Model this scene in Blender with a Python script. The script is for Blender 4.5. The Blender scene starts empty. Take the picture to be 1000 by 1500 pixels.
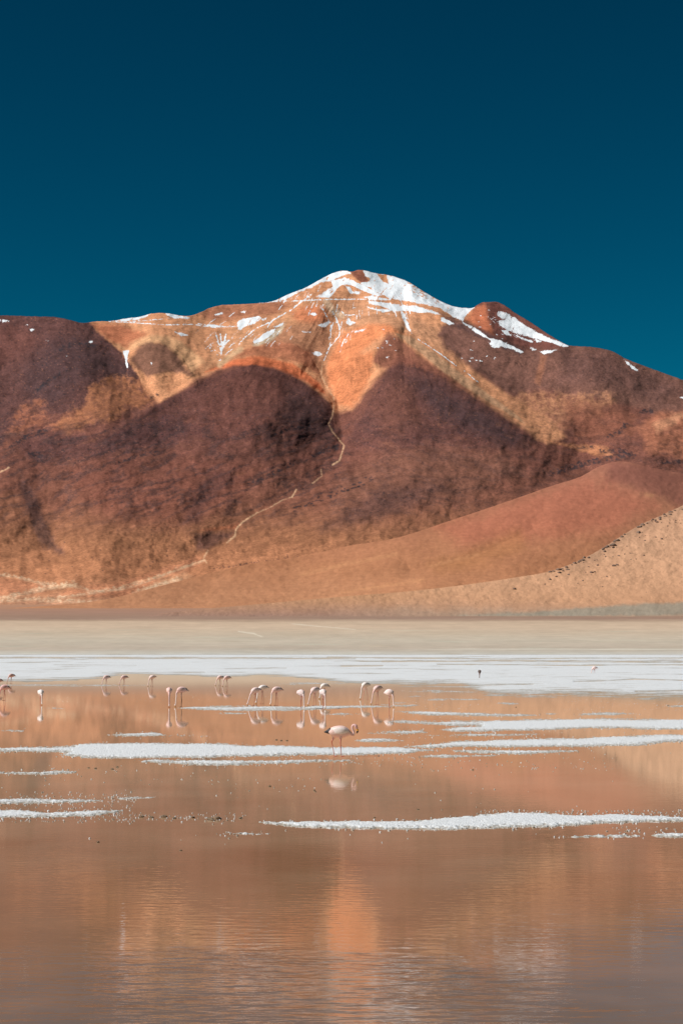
import bpy, bmesh, math, random
import numpy as np
from mathutils import Vector, Matrix

random.seed(7)
RNG = np.random.default_rng(7)
scene = bpy.context.scene
COL = scene.collection

# ------------------------------------------------------------------ camera
F = 3000.0            # focal length in photograph pixels (1000 x 1500 photograph)
CAM_H = 2.9
HORIZON = 948.0
TILT = math.atan((HORIZON - 750.0) / F)
CT, ST = math.cos(TILT), math.sin(TILT)


def ray(px, py):
    a = (np.asarray(px, float) - 500.0) / F
    b = (750.0 - np.asarray(py, float)) / F
    return a, CT - b * ST, ST + b * CT


def at_depth(px, py, Y):
    """World point seen at (px, py) whose distance along the ground is Y."""
    dx, dy, dz = ray(px, py)
    k = np.asarray(Y, float) / dy
    return dx * k, dy * k, CAM_H + dz * k


def on_water(px, py, z=0.0):
    dx, dy, dz = ray(px, py)
    k = (z - CAM_H) / dz
    return dx * k, dy * k


cam_data = bpy.data.cameras.new('camera')
cam = bpy.data.objects.new('camera', cam_data)
COL.objects.link(cam)
cam.location = (0, 0, CAM_H)
cam.rotation_euler = (math.pi / 2 + TILT, 0, 0)
cam_data.sensor_fit = 'VERTICAL'
cam_data.sensor_height = 36.0
cam_data.lens = 36.0 * F / 1500.0
cam_data.clip_start = 0.5
cam_data.clip_end = 60000
scene.camera = cam

# ------------------------------------------------------------------ light
SUN_EL, SUN_AZ = math.radians(40), math.radians(-104)   # azimuth clockwise from +Y
sdir = Vector((math.sin(SUN_AZ) * math.cos(SUN_EL), math.cos(SUN_AZ) * math.cos(SUN_EL), math.sin(SUN_EL)))
sun_data = bpy.data.lights.new('sun', 'SUN')
sun_data.energy = 4.7
sun_data.angle = math.radians(0.5)
sun_data.color = (1.0, 0.975, 0.945)
sun = bpy.data.objects.new('sun', sun_data)
COL.objects.link(sun)
sun.rotation_euler = sdir.to_track_quat('Z', 'Y').to_euler()
sun.location = (-200, -200, 300)

world = bpy.data.worlds.new('World')
scene.world = world
world.use_nodes = True
wn, wl = world.node_tree.nodes, world.node_tree.links
wn.clear()
sky = wn.new('ShaderNodeTexSky')
sky.sky_type = 'NISHITA'
sky.sun_disc = False
sky.sun_elevation = SUN_EL
sky.sun_rotation = SUN_AZ
sky.altitude = 4300
sky.air_density = 1.0
sky.dust_density = 0.1
sky.ozone_density = 3.0
tint = wn.new('ShaderNodeMixRGB')
tint.blend_type = 'MULTIPLY'
tint.inputs[0].default_value = 1.0
tint.inputs[2].default_value = (0.002, 0.163, 0.1185, 1)
gam = wn.new('ShaderNodeGamma')      # the thin air and the polarised, deep sky of the altiplano
gam.inputs[1].default_value = 1.65
bg = wn.new('ShaderNodeBackground')
bg.inputs[1].default_value = 0.10
wo = wn.new('ShaderNodeOutputWorld')
wl.new(sky.outputs[0], gam.inputs[0])
wl.new(gam.outputs[0], tint.inputs[1])
wl.new(tint.outputs[0], bg.inputs[0])
wl.new(bg.outputs[0], wo.inputs[0])

scene.view_settings.view_transform = 'Standard'
scene.view_settings.look = 'None'
scene.view_settings.exposure = 0.0
scene.view_settings.gamma = 1.0

# ------------------------------------------------------------------ numpy helpers


def lin(c):
    c = np.asarray(c, float) / 255.0
    return np.where(c <= 0.04045, c / 12.92, ((c + 0.055) / 1.055) ** 2.4)


def alb(c):
    return lin(c) + np.array([-.001, .012, .014])


def _hash(ix, iy, seed):
    h = (ix * 374761393 + iy * 668265263 + seed * 974634777) & 0xFFFFFFFF
    h = ((h ^ (h >> 13)) * 1274126177) & 0xFFFFFFFF
    h = h ^ (h >> 16)
    return (h & 0xFFFFFF) / float(0xFFFFFF)


def noise(x, y, seed=0):
    """Gradient noise, about -1..1."""
    x = np.asarray(x, float)
    y = np.asarray(y, float)
    ix = np.floor(x).astype(np.int64)
    iy = np.floor(y).astype(np.int64)
    fx, fy = x - ix, y - iy
    ux = fx * fx * fx * (fx * (fx * 6 - 15) + 10)
    uy = fy * fy * fy * (fy * (fy * 6 - 15) + 10)

    def g(dx, dy):
        a = _hash(ix + dx, iy + dy, seed) * 2 * math.pi
        return np.cos(a) * (fx - dx) + np.sin(a) * (fy - dy)
    a = g(0, 0) * (1 - ux) + g(1, 0) * ux
    b = g(0, 1) * (1 - ux) + g(1, 1) * ux
    return (a * (1 - uy) + b * uy) * 1.5


def fbm(x, y, seed=0, octaves=5, gain=0.5, lac=2.03):
    s, a, n = 0.0, 1.0, 0.0
    for k in range(octaves):
        s = s + a * noise(x, y, seed + k * 17)
        n += a
        a *= gain
        x = x * lac
        y = y * lac
    return s / n


def ridged(x, y, seed=0, octaves=4):
    s, a, n = 0.0, 1.0, 0.0
    for k in range(octaves):
        s = s + a * (1 - np.abs(noise(x, y, seed + k * 31)) * 2)
        n += a
        a *= 0.5
        x = x * 2.1
        y = y * 2.1
    return s / n


def sstep(a, b, x):
    t = np.clip((x - a) / (b - a), 0, 1)
    return t * t * (3 - 2 * t)


def line_dist(px, py, pts, limit=1e9, ky=1.0):
    """Distance to a polyline and the position along it (0..1)."""
    best = np.full(px.shape, 1e9)
    pos = np.zeros(px.shape)
    n = len(pts) - 1
    for i in range(n):
        ax, ay = pts[i][0], pts[i][1] * ky
        bx, by = pts[i + 1][0], pts[i + 1][1] * ky
        dx, dy = bx - ax, by - ay
        L = dx * dx + dy * dy + 1e-9
        t = np.clip(((px - ax) * dx + (py * ky - ay) * dy) / L, 0, 1)
        d = np.hypot(px - ax - t * dx, py * ky - ay - t * dy)
        m = d < best
        best = np.where(m, d, best)
        pos = np.where(m, (i + t) / n, pos)
    return best, pos


def poly_sdf(px, py, pts, ky=1.0):
    """Signed distance to a polygon, positive inside."""
    inside = np.zeros(px.shape, bool)
    n = len(pts)
    yy = py * ky
    for i in range(n):
        ax, ay = pts[i][0], pts[i][1] * ky
        bx, by = pts[(i + 1) % n][0], pts[(i + 1) % n][1] * ky
        c = ((ay > yy) != (by > yy))
        if by != ay:
            inside ^= c & (px < (bx - ax) * (yy - ay) / (by - ay) + ax)
    d, _ = line_dist(px, py, list(pts) + [pts[0]], ky=ky)
    return np.where(inside, d, -d)


def polyline_fn(pts):
    xs = np.array([p[0] for p in pts], float)
    ys = np.array([p[1] for p in pts], float)

    def f(x):
        # smooth (monotone-ish cubic) interpolation
        m = np.gradient(ys, xs)
        i = np.clip(np.searchsorted(xs, x) - 1, 0, len(xs) - 2)
        h = xs[i + 1] - xs[i]
        t = np.clip((x - xs[i]) / h, 0, 1)
        h00 = 2 * t**3 - 3 * t**2 + 1
        h10 = t**3 - 2 * t**2 + t
        h01 = -2 * t**3 + 3 * t**2
        h11 = t**3 - t**2
        return h00 * ys[i] + h10 * h * m[i] + h01 * ys[i + 1] + h11 * h * m[i + 1]
    return f


def grid_mesh(name, X, Y, Z, attrs=None, colors=None, smooth=True, keep=None):
    """Mesh from 2-D arrays of vertex coordinates; keep = mask of the faces that stay."""
    r, c = X.shape
    co = np.stack([X, Y, Z], -1).reshape(-1, 3).astype(np.float32)
    idx = np.arange(r * c).reshape(r, c)
    faces = np.stack([idx[:-1, :-1], idx[:-1, 1:], idx[1:, 1:], idx[1:, :-1]], -1).reshape(-1, 4)
    if keep is not None:
        faces = faces[keep.reshape(-1)]
        used = np.zeros(r * c, bool)
        used[faces.reshape(-1)] = True
        remap = np.cumsum(used) - 1
        co = co[used]
        faces = remap[faces]
    else:
        used = None
    me = bpy.data.meshes.new(name)
    me.vertices.add(len(co))
    me.vertices.foreach_set('co', co.reshape(-1))
    me.loops.add(faces.size)
    me.loops.foreach_set('vertex_index', faces.reshape(-1).astype(np.int32))
    me.polygons.add(len(faces))
    me.polygons.foreach_set('loop_start', (np.arange(len(faces)) * 4).astype(np.int32))
    me.polygons.foreach_set('loop_total', np.full(len(faces), 4, np.int32))
    me.update(calc_edges=True)
    me.polygons.foreach_set('use_smooth', np.full(len(faces), smooth, bool))
    for k, v in (attrs or {}).items():
        v = v.reshape(-1).astype(np.float32)
        if used is not None:
            v = v[used]
        me.attributes.new(k, 'FLOAT', 'POINT').data.foreach_set('value', v)
    if colors is not None:
        v = np.concatenate([colors.reshape(-1, 3), np.ones((r * c, 1))], 1).astype(np.float32)
        if used is not None:
            v = v[used]
        me.attributes.new('albedo', 'FLOAT_COLOR', 'POINT').data.foreach_set('color', v.reshape(-1))
    me.validate()
    return me


def link(name, me, mats=(), parent=None):
    o = bpy.data.objects.new(name, me)
    for m in mats if isinstance(mats, (list, tuple)) else [mats]:
        if m.name not in [x.name for x in me.materials if x]:
            me.materials.append(m)
    COL.objects.link(o)
    o.parent = parent
    return o


def structure(o):
    o['kind'] = 'structure'
    return o


def tag(o, label, cat, group=None):
    o['label'] = label
    o['category'] = cat
    if group:
        o['group'] = group
    return o

# ------------------------------------------------------------------ materials


class NT:
    def __init__(self, name):
        self.m = bpy.data.materials.new(name)
        self.m.use_nodes = True
        self.n, self.l = self.m.node_tree.nodes, self.m.node_tree.links
        self.n.clear()
        self.out = self.n.new('ShaderNodeOutputMaterial')
        self.p = self.n.new('ShaderNodeBsdfPrincipled')
        self.l.new(self.p.outputs[0], self.out.inputs[0])

    def new(self, t, **kw):
        x = self.n.new(t)
        for k, v in kw.items():
            setattr(x, k, v)
        return x

    def attr(self, name):
        return self.new('ShaderNodeAttribute', attribute_name=name)

    def coord(self, scale=(1, 1, 1), turn=0):
        g = self.new('ShaderNodeTexCoord')
        mp = self.new('ShaderNodeMapping')
        mp.inputs['Scale'].default_value = scale
        mp.inputs['Rotation'].default_value = (0, 0, math.radians(turn))
        self.l.new(g.outputs['Object'], mp.inputs['Vector'])
        return mp.outputs[0]

    def noise(self, vec, scale, detail=6, rough=0.55):
        x = self.new('ShaderNodeTexNoise')
        x.inputs['Scale'].default_value = scale
        x.inputs['Detail'].default_value = detail
        x.inputs['Roughness'].default_value = rough
        self.l.new(vec, x.inputs['Vector'])
        return x.outputs[0]

    def ramp(self, fac, a, b, va=0.0, vb=1.0):
        x = self.new('ShaderNodeMapRange')
        x.inputs[1].default_value = a
        x.inputs[2].default_value = b
        x.inputs[3].default_value = va
        x.inputs[4].default_value = vb
        x.clamp = True
        self.l.new(fac, x.inputs[0])
        return x.outputs[0]

    def math(self, op, a, b=None):
        x = self.new('ShaderNodeMath', operation=op)
        for i, v in enumerate((a, b)):
            if v is None:
                continue
            if isinstance(v, (int, float)):
                x.inputs[i].default_value = v
            else:
                self.l.new(v, x.inputs[i])
        return x.outputs[0]

    def mix(self, fac, a, b, blend='MIX'):
        x = self.new('ShaderNodeMixRGB', blend_type=blend)
        for i, v in enumerate((fac, a, b)):
            if isinstance(v, (int, float)):
                x.inputs[i].default_value = v
            elif isinstance(v, tuple):
                x.inputs[i].default_value = v
            else:
                self.l.new(v, x.inputs[i])
        return x.outputs[0]

    def bump(self, h, strength, dist, normal=None):
        x = self.new('ShaderNodeBump')
        if isinstance(strength, (int, float)):
            x.inputs['Strength'].default_value = strength
        else:
            self.l.new(strength, x.inputs['Strength'])
        x.inputs['Distance'].default_value = dist
        self.l.new(h, x.inputs['Height'])
        if normal is not None:
            self.l.new(normal, x.inputs['Normal'])
        return x.outputs[0]

    def set(self, **kw):
        for k, v in kw.items():
            s = self.p.inputs[k.replace('_', ' ')]
            if isinstance(v, (int, float, tuple)):
                s.default_value = v
            else:
                self.l.new(v, s)
        return self


def rgba(c):
    a = lin(c)
    return (float(a[0]), float(a[1]), float(a[2]), 1.0)


def terrain_material(name, fine, coarse, bump_d, contrast=0.35, snow=False):
    t = NT(name)
    co = t.coord()
    a = t.attr('albedo').outputs['Color']
    n1 = t.noise(co, fine, 8, 0.7)
    n2 = t.noise(co, coarse, 6, 0.6)
    f = t.math('ADD', t.ramp(n1, 0.3, 0.7, -contrast, contrast), t.ramp(n2, 0.3, 0.7, -contrast * .6, contrast * .6))
    f = t.math('ADD', f, 1.0)
    g = t.new('ShaderNodeCombineXYZ')
    for i in range(3):
        t.l.new(f, g.inputs[i])
    c = t.mix(1.0, a, g.outputs[0], 'MULTIPLY')
    b = t.bump(n1, 0.8, bump_d)
    b = t.bump(n2, 0.7, bump_d * 2.5, b)
    if snow:
        s = t.attr('snow').outputs['Fac']
        nz = t.noise(co, fine * 1.2, 5, 0.65)
        s2 = t.math('ADD', s, t.ramp(nz, 0.3, 0.7, -0.42, 0.42))
        s2 = t.ramp(s2, 0.42, 0.58)
        c = t.mix(s2, c, (0.86, 0.88, 0.90, 1))
    t.set(Base_Color=c, Roughness=0.95, Normal=b)
    t.p.inputs['Specular IOR Level'].default_value = 0.08
    return t.m


M_mountain = terrain_material('volcanic scree', 0.22, 0.03, 1.6, 0.38, snow=True)
M_hill = terrain_material('fine orange scree', 0.12, 0.02, 1.2, 0.12)
M_slope = terrain_material('tan stony slope', 0.55, 0.08, 0.5, 0.11)
M_shore = terrain_material('lake shore silt', 0.12, 0.02, 0.10, 0.08)

# ------------------------------------------------------------------ mountain
SKY = polyline_fn([(-260, 500), (-160, 478), (-80, 465), (0, 462), (50, 463.5), (85, 465), (104, 469), (120, 473), (140, 471),
                   (165, 470), (185, 466.5), (205, 464), (222, 459.5), (232, 458.5), (245, 459), (263, 462), (275, 463), (295, 457), (308, 451),
                   (322, 447.5), (345, 446), (372, 444.5), (400, 441), (425, 430), (446, 422), (468, 410),
                   (488, 400), (505, 396.5), (515, 398), (525, 395.5), (533, 396), (550, 400.5), (566, 402.5),
                   (583, 407), (600, 414), (617, 425), (632, 434), (647, 442), (665, 449), (680, 451), (693, 450.5),
                   (700, 446), (706, 443), (716, 442.5), (728, 442.5), (738, 447), (752, 457), (775, 471), (800, 488), (820, 500),
                   (832, 506), (845, 507), (862, 508), (880, 510.5), (897, 515), (915, 525), (940, 535), (970, 546), (1000, 557), (1060, 582), (1150, 620), (1260, 660)])

YB_P = np.array([380, 397, 440, 480, 530, 600, 700, 800, 860, 885, 910], float)
YB_Y = np.array([5040, 4920, 4640, 4370, 4080, 3780, 3350, 2900, 2630, 2500, 2360], float)

# ridge lines (negative: stand nearer) and gullies (positive): points, amount in m, half width in px, crest roundness
STROKES = [
    ([(572, 486), (600, 506), (640, 540), (700, 585), (765, 630)], -75, 85, 3),
    ([(572, 486), (563, 530), (556, 580), (560, 640)], -65, 130, 14),
    ([(572, 486), (545, 500), (520, 520), (500, 545)], -30, 50, 4),
    ([(525, 405), (545, 430), (575, 460), (600, 475)], -40, 45, 4),
    ([(590, 450), (600, 485), (620, 505)], 30, 30, 3),
    ([(398, 444), (360, 468), (345, 480)], -25, 35, 4),
    ([(250, 468), (262, 500), (285, 540)], -25, 40, 6),
    ([(495, 465), (483, 505), (471, 545), (487, 590), (500, 650)], 75, 95, 10),
    ([(620, 470), (690, 545), (770, 600), (830, 650)], 60, 110, 10),
    ([(447, 444), (400, 480), (350, 512), (296, 548)], -62, 80, 5),
    ([(480, 445), (455, 470), (440, 500), (445, 530)], -30, 40, 4),
    ([(345, 480), (324, 515), (300, 560), (240, 600)], 65, 95, 10),
    ([(225, 503), (232, 540), (235, 580)], -60, 55, 8),
    ([(186, 480), (186, 525), (205, 565), (232, 598)], 50, 65, 6),
    ([(90, 470), (100, 540), (80, 600)], -110, 150, 25),
    ([(30, 470), (10, 560), (-20, 640)], 60, 90, 15),
    ([(270, 463), (230, 490), (200, 498)], -40, 60, 6),
    ([(860, 510), (890, 570), (930, 640)], -80, 130, 20),
    ([(780, 515), (770, 560), (780, 600)], 40, 70, 10),
    ([(715, 444), (712, 470), (720, 490)], -45, 45, 6),
    ([(525, 398), (500, 425), (470, 445)], -45, 60, 8),
    ([(610, 425), (650, 462), (700, 484), (760, 511), (800, 516)], -70, 45, 4),
    ([(500, 650), (440, 715), (345, 775), (300, 815), (200, 850)], 70, 90, 8),
    ([(230, 640), (190, 720), (150, 810)], -110, 190, 40),
    ([(690, 660), (620, 740), (500, 790)], -90, 150, 30),
    ([(385, 640), (400, 690), (330, 760)], -60, 110, 25),
    ([(70, 620), (60, 700), (70, 800)], 60, 80, 12),
    ([(10, 690), (0, 760)], -60, 80, 15),
    ([(930, 600), (880, 640), (860, 672)], 50, 60, 8),
]
# domes whose crest stands out in front of the ground behind: outline, amount, shoulder width
DOMES = [
    ([(20, 930), (110, 700), (200, 612), (245, 584), (290, 560), (340, 538), (370, 532), (410, 543), (450, 563), (484, 588), (490, 620), (496, 650), (470, 690), (400, 740), (330, 800), (300, 930)], -60, 120, 570, 710),
    ([(490, 930), (500, 720), (510, 640), (530, 585), (555, 545), (585, 531), (640, 549), (700, 586), (760, 628), (778, 642), (800, 690), (810, 930)], -60, 110, 570, 670),
    ([(-240, 455), (50, 455), (85, 460), (122, 474), (150, 494), (185, 522), (205, 555), (215, 580), (230, 620), (260, 930), (-240, 930)], -42, 90, 510, 640),
    ([(600, 423), (640, 452), (690, 475), (760, 508), (800, 512), (850, 500), (1240, 500), (1240, 930), (600, 930)], -60, 40, 490, 600),
    ([(185, 532), (200, 508), (220, 500), (243, 504), (268, 525), (292, 556), (300, 700), (190, 700)], -40, 30, 520, 600),
    ([(265, 545), (330, 520), (375, 505), (425, 500), (455, 520), (470, 545), (480, 590), (480, 700), (260, 700)], -50, 40, 520, 600),
]


def mountain_depth(px, py):
    wx = px + 6 * fbm(px / 40, py / 40, 11, 3)
    wy = py + 4 * fbm(px / 35, py / 35, 12, 3)
    Y = np.interp(wy, YB_P, YB_Y)
    for pts, A, w, s in STROKES:
        d, t = line_dist(wx, wy, pts)
        g = np.clip(1 - (np.sqrt(d * d + s * s) - s) / w, 0, 1)
        Y += A * g ** 1.35
    for pts, A, w, f0, f1 in DOMES:
        d = poly_sdf(wx, wy, pts)
        A = A * sstep(f1, f0, wy)
        q = 1 - np.clip(d / w, 0, 1)
        Y += A * np.where(d > 0, np.sqrt(np.clip(1 - q * q, 0, 1)) * 0.6 + 0.4, sstep(-10, 0, d) * 0.4)
    # gullies that run down the slope, then rough rock
    e = sstep(880, 780, py)
    warp = 12 * fbm(px / 60, py / 60, 21, 3)
    u = px * .5 + (py - 600) * .87 * np.clip((px - 480) / 300, -1, 1)
    rk = .45 + .55 * sstep(570, 640, py)
    Y += e * 6 * ridged((px + 1.5 * warp + .5 * u) / 70, (py + warp) / 60, 31, 4)
    # rills that fan out from the summit down the upper slopes
    ang = np.arctan2(px - 530, np.maximum(py - 360, 1)) * 26
    Y += sstep(600, 540, py) * sstep(400, 440, py) * 2.4 * ridged(ang + .12 * warp, py / 70, 33, 3)
    Y += e * rk * (4.5 * fbm(px / 44 + warp / 60, py / 15, 41, 4, 0.5) + 2.2 * fbm(px / 8, py / 4.5, 43, 3, .6))
    return Y


def paint(C, m, col):
    C += (alb(col) - C) * m[..., None]


class Painter:
    def __init__(self, px, py, warp=3.0):
        self.px, self.py = px, py
        self.n1 = fbm(px / 14, py / 11, 51, 5, 0.6)
        self.n2 = fbm(px / 45, py / 38, 52, 5, 0.6)
        self.n3 = fbm(px / 5, py / 4, 53, 4, 0.6)
        self.streak = fbm((px + py * .3) / 9, py / 60, 54, 4)

    def poly(self, pts, feather=6, rough=5, streak=0):
        pts = np.array(pts, float)
        m = feather * 2 + rough * 3 + streak * 2 + 4
        x0, y0 = pts.min(0) - m
        x1, y1 = pts.max(0) + m
        s = (self.px > x0) & (self.px < x1) & (self.py > y0) & (self.py < y1)
        out = np.zeros(self.px.shape)
        d = poly_sdf(self.px[s], self.py[s], [tuple(p) for p in pts])
        d = d + rough * (self.n1[s] + 1.2 * self.n2[s] + .5 * self.n3[s]) + streak * self.streak[s]
        out[s] = sstep(-feather, feather, d)
        return out

    def line(self, pts, w=1.0, feather=0.8, rough=0.6, taper=False):
        a = np.array(pts, float)
        m = w + feather + rough * 2 + 3
        x0, y0 = a.min(0) - m
        x1, y1 = a.max(0) + m
        s = (self.px > x0) & (self.px < x1) & (self.py > y0) & (self.py < y1)
        out = np.zeros(self.px.shape)
        d, t = line_dist(self.px[s] + rough * 1.5 * self.n1[s], self.py[s] + rough * 1.5 * self.n3[s], pts)
        ww = w * (1 + 0.5 * self.n1[s]) + rough * self.n3[s]
        out[s] = sstep(-feather, feather, ww - d)
        return out


def mountain_paint(px, py):
    P = Painter(px, py)
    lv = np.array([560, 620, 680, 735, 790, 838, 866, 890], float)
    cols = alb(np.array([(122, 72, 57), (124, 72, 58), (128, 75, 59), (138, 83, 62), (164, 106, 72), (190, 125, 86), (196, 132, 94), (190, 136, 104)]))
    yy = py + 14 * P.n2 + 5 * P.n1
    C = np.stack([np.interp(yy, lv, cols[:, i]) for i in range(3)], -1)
    p = lambda m, c, k=1.0: paint(C, m * k, c)
    # upper orange massif
    p(P.poly([(110, 460), (165, 460), (225, 450), (320, 437), (400, 430), (440, 415), (490, 390), (525, 387), (600, 407), (640, 430), (690, 445),
              (700, 490), (690, 540), (740, 575), (800, 610), (830, 640), (800, 650), (760, 625), (700, 583), (640, 545), (585, 520), (560, 545), (530, 580), (515, 600), (490, 605),
              (470, 580), (430, 545), (380, 530), (340, 532), (290, 555), (235, 592), (214, 575), (185, 530), (150, 495)], 5, 3), (213, 146, 104))
    p(P.poly([(165, 505), (200, 495), (230, 490), (260, 497), (300, 530), (280, 545), (255, 515), (235, 502), (205, 506), (185, 515)], 4, 3), (226, 168, 122))
    p(P.poly([(130, 474), (180, 475), (215, 490), (185, 510), (160, 500)], 5, 4), (186, 106, 72), .8)
    p(P.poly([(285, 455), (320, 445), (400, 440), (430, 445), (405, 460), (370, 465), (330, 470), (300, 468)], 6, 4), (156, 92, 68), .7)
    p(P.poly([(330, 480), (390, 470), (440, 445), (465, 440), (420, 480), (380, 500), (330, 520), (300, 540), (318, 505)], 5, 4), (212, 150, 108), .8)
    p(P.poly([(425, 455), (450, 447), (475, 452), (482, 470), (455, 475), (430, 470)], 7, 4), (216, 122, 80), .7)
    p(P.poly([(400, 480), (440, 472), (478, 475), (480, 510), (465, 545), (430, 520), (395, 505)], 7, 6), (172, 116, 86), .7)  # right-facing side of the spur, its sun shading painted in as brown
    p(P.poly([(330, 525), (375, 506), (425, 500), (455, 518), (468, 548), (430, 530), (380, 520)], 4, 3), (170, 96, 66), .7)
    p(P.poly([(300, 545), (345, 525), (380, 522), (430, 532), (470, 562), (478, 580), (445, 557), (400, 538), (345, 536)], 3, 2), (214, 112, 68), .9)
    p(P.poly([(490, 440), (560, 442), (600, 460), (640, 480), (660, 520), (600, 490), (560, 475), (510, 480)], 8, 5), (206, 146, 108), .8)
    p(P.poly([(500, 490), (540, 475), (572, 478), (600, 495), (572, 487), (545, 500), (520, 525), (495, 560), (480, 570), (480, 530)], 5, 3), (226, 136, 88), .9)
    p(P.poly([(480, 545), (520, 520), (548, 515), (545, 550), (530, 575), (515, 595), (492, 592)], 6, 4), (216, 130, 84), .9)
    # pyramid
    p(P.poly([(568, 489), (580, 492), (612, 517), (650, 545), (690, 575), (640, 552), (590, 533), (560, 540), (545, 530), (556, 505)], 4, 3), (136, 78, 60), .9)  # right-facing side, its shading put into the colour
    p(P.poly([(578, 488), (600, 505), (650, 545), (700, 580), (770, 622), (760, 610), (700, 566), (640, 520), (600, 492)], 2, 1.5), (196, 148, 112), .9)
    # left massif, dark
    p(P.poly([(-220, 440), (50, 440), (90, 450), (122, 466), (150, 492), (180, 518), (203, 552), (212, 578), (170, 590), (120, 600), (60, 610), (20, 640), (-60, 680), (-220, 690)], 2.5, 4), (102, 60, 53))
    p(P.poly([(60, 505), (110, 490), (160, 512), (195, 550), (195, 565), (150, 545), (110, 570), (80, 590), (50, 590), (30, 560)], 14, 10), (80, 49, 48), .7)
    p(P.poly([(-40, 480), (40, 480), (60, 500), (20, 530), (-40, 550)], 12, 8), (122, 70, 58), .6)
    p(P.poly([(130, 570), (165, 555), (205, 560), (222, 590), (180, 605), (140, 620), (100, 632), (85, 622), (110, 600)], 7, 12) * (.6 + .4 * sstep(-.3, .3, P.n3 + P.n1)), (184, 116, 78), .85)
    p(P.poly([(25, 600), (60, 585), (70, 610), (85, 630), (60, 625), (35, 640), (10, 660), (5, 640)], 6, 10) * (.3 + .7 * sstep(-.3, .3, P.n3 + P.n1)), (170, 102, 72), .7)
    # small hill
    p(P.poly([(190, 528), (205, 507), (220, 501), (242, 505), (265, 528), (285, 552), (250, 545), (215, 552)], 4, 4), (120, 78, 62), .9)
    # left dome, dark
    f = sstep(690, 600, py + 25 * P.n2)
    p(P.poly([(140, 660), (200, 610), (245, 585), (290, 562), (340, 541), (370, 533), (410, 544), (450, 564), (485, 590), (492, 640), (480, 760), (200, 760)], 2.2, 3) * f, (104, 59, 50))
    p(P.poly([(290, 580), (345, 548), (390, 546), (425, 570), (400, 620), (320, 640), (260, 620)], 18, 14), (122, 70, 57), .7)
    p(P.poly([(420, 565), (455, 580), (486, 605), (484, 645), (440, 640), (420, 610)], 14, 10), (78, 47, 46), .6)  # right end: dark rock, deepened by shading painted into the colour
    # right dome, dark
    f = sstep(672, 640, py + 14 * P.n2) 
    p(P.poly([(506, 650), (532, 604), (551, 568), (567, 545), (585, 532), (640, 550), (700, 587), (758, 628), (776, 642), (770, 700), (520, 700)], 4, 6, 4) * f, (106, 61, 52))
    p(P.poly([(600, 560), (650, 566), (700, 598), (765, 638), (750, 652), (690, 630), (640, 610)], 14, 10), (76, 47, 47), .7)  # right flank: dark rock, partly its shade painted into the colour
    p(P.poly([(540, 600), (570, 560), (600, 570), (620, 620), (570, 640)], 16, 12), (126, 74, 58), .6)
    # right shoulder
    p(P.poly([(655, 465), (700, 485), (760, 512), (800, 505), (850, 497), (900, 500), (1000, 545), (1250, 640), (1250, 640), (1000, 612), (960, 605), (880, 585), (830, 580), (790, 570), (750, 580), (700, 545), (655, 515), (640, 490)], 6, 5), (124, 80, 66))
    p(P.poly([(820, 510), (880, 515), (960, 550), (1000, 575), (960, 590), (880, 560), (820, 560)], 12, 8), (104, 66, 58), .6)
    p(P.poly([(792, 518), (800, 522), (795, 545), (790, 565), (782, 560), (788, 540)], 3, 2), (160, 102, 76), .8)
    p(P.poly([(740, 585), (790, 578), (850, 580), (900, 585), (880, 605), (840, 612), (830, 630), (790, 640), (770, 610)], 10, 14) * (.4 + .6 * sstep(-.35, .3, P.n3 + P.n1)), (188, 128, 92), .85)
    p(P.poly([(830, 590), (900, 595), (935, 605), (930, 640), (890, 650), (840, 645), (820, 620)], 10, 10), (140, 82, 60), .8)
    p(P.poly([(930, 625), (965, 605), (1010, 600), (1250, 640), (1250, 720), (1000, 672), (950, 660)], 6, 6), (182, 112, 82), .85)
    p(P.poly([(955, 622), (985, 606), (1010, 605), (985, 620), (960, 635)], 4, 5), (214, 150, 112), .6)
    p(P.poly([(800, 645), (850, 652), (890, 655), (900, 668), (870, 668), (830, 655)], 3, 4), (196, 128, 88), .8)
    # summit and cone
    p(P.poly([(695, 450), (710, 445), (716, 470), (722, 490), (700, 480), (680, 470)], 4, 3), (196, 112, 76), .9)  # cone's left face, sunlit tone put into the colour
    p(P.poly([(716, 440), (740, 445), (840, 505), (800, 512), (760, 506), (726, 490), (718, 465)], 4, 3), (124, 70, 58), .9)  # cone's right face, turned from the sun, painted darker as shade
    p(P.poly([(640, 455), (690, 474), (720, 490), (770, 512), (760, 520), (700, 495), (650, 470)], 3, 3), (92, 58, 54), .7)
    p(P.poly([(512, 395), (530, 396), (540, 412), (530, 415), (518, 405)], 2, 2), (138, 76, 58), .9)
    # lower slopes
    p(P.poly([(100, 690), (170, 680), (230, 690), (300, 670), (380, 690), (330, 745), (250, 770), (150, 760)], 20, 14), (138, 78, 60), .6)
    p(P.poly([(500, 700), (560, 660), (650, 655), (740, 665), (760, 690), (680, 730), (560, 750), (480, 760)], 18, 12), (138, 88, 68), .6)
    p(P.poly([(540, 725), (600, 708), (650, 712), (600, 745), (530, 765), (470, 775)], 12, 8), (92, 56, 50), .6)
    p(P.poly([(0, 640), (50, 632), (130, 640), (240, 610), (300, 630), (240, 650), (150, 668), (60, 676)], 8, 10), (88, 50, 48), .6)
    p(P.poly([(30, 690), (50, 720), (70, 770), (90, 810), (60, 800), (45, 760), (28, 720)], 6, 8), (86, 54, 50), .7)
    p(P.poly([(-40, 735), (30, 720), (40, 760), (0, 780), (-40, 790)], 8, 8), (150, 94, 66), .6)
    p(P.poly([(265, 770), (300, 690), (330, 685), (345, 700), (300, 740), (290, 765)], 10, 8), (106, 62, 54), .6)
    p(P.poly([(290, 777), (330, 770), (352, 765), (345, 775), (315, 778)], 2, 2), (188, 112, 76), .9)
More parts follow.
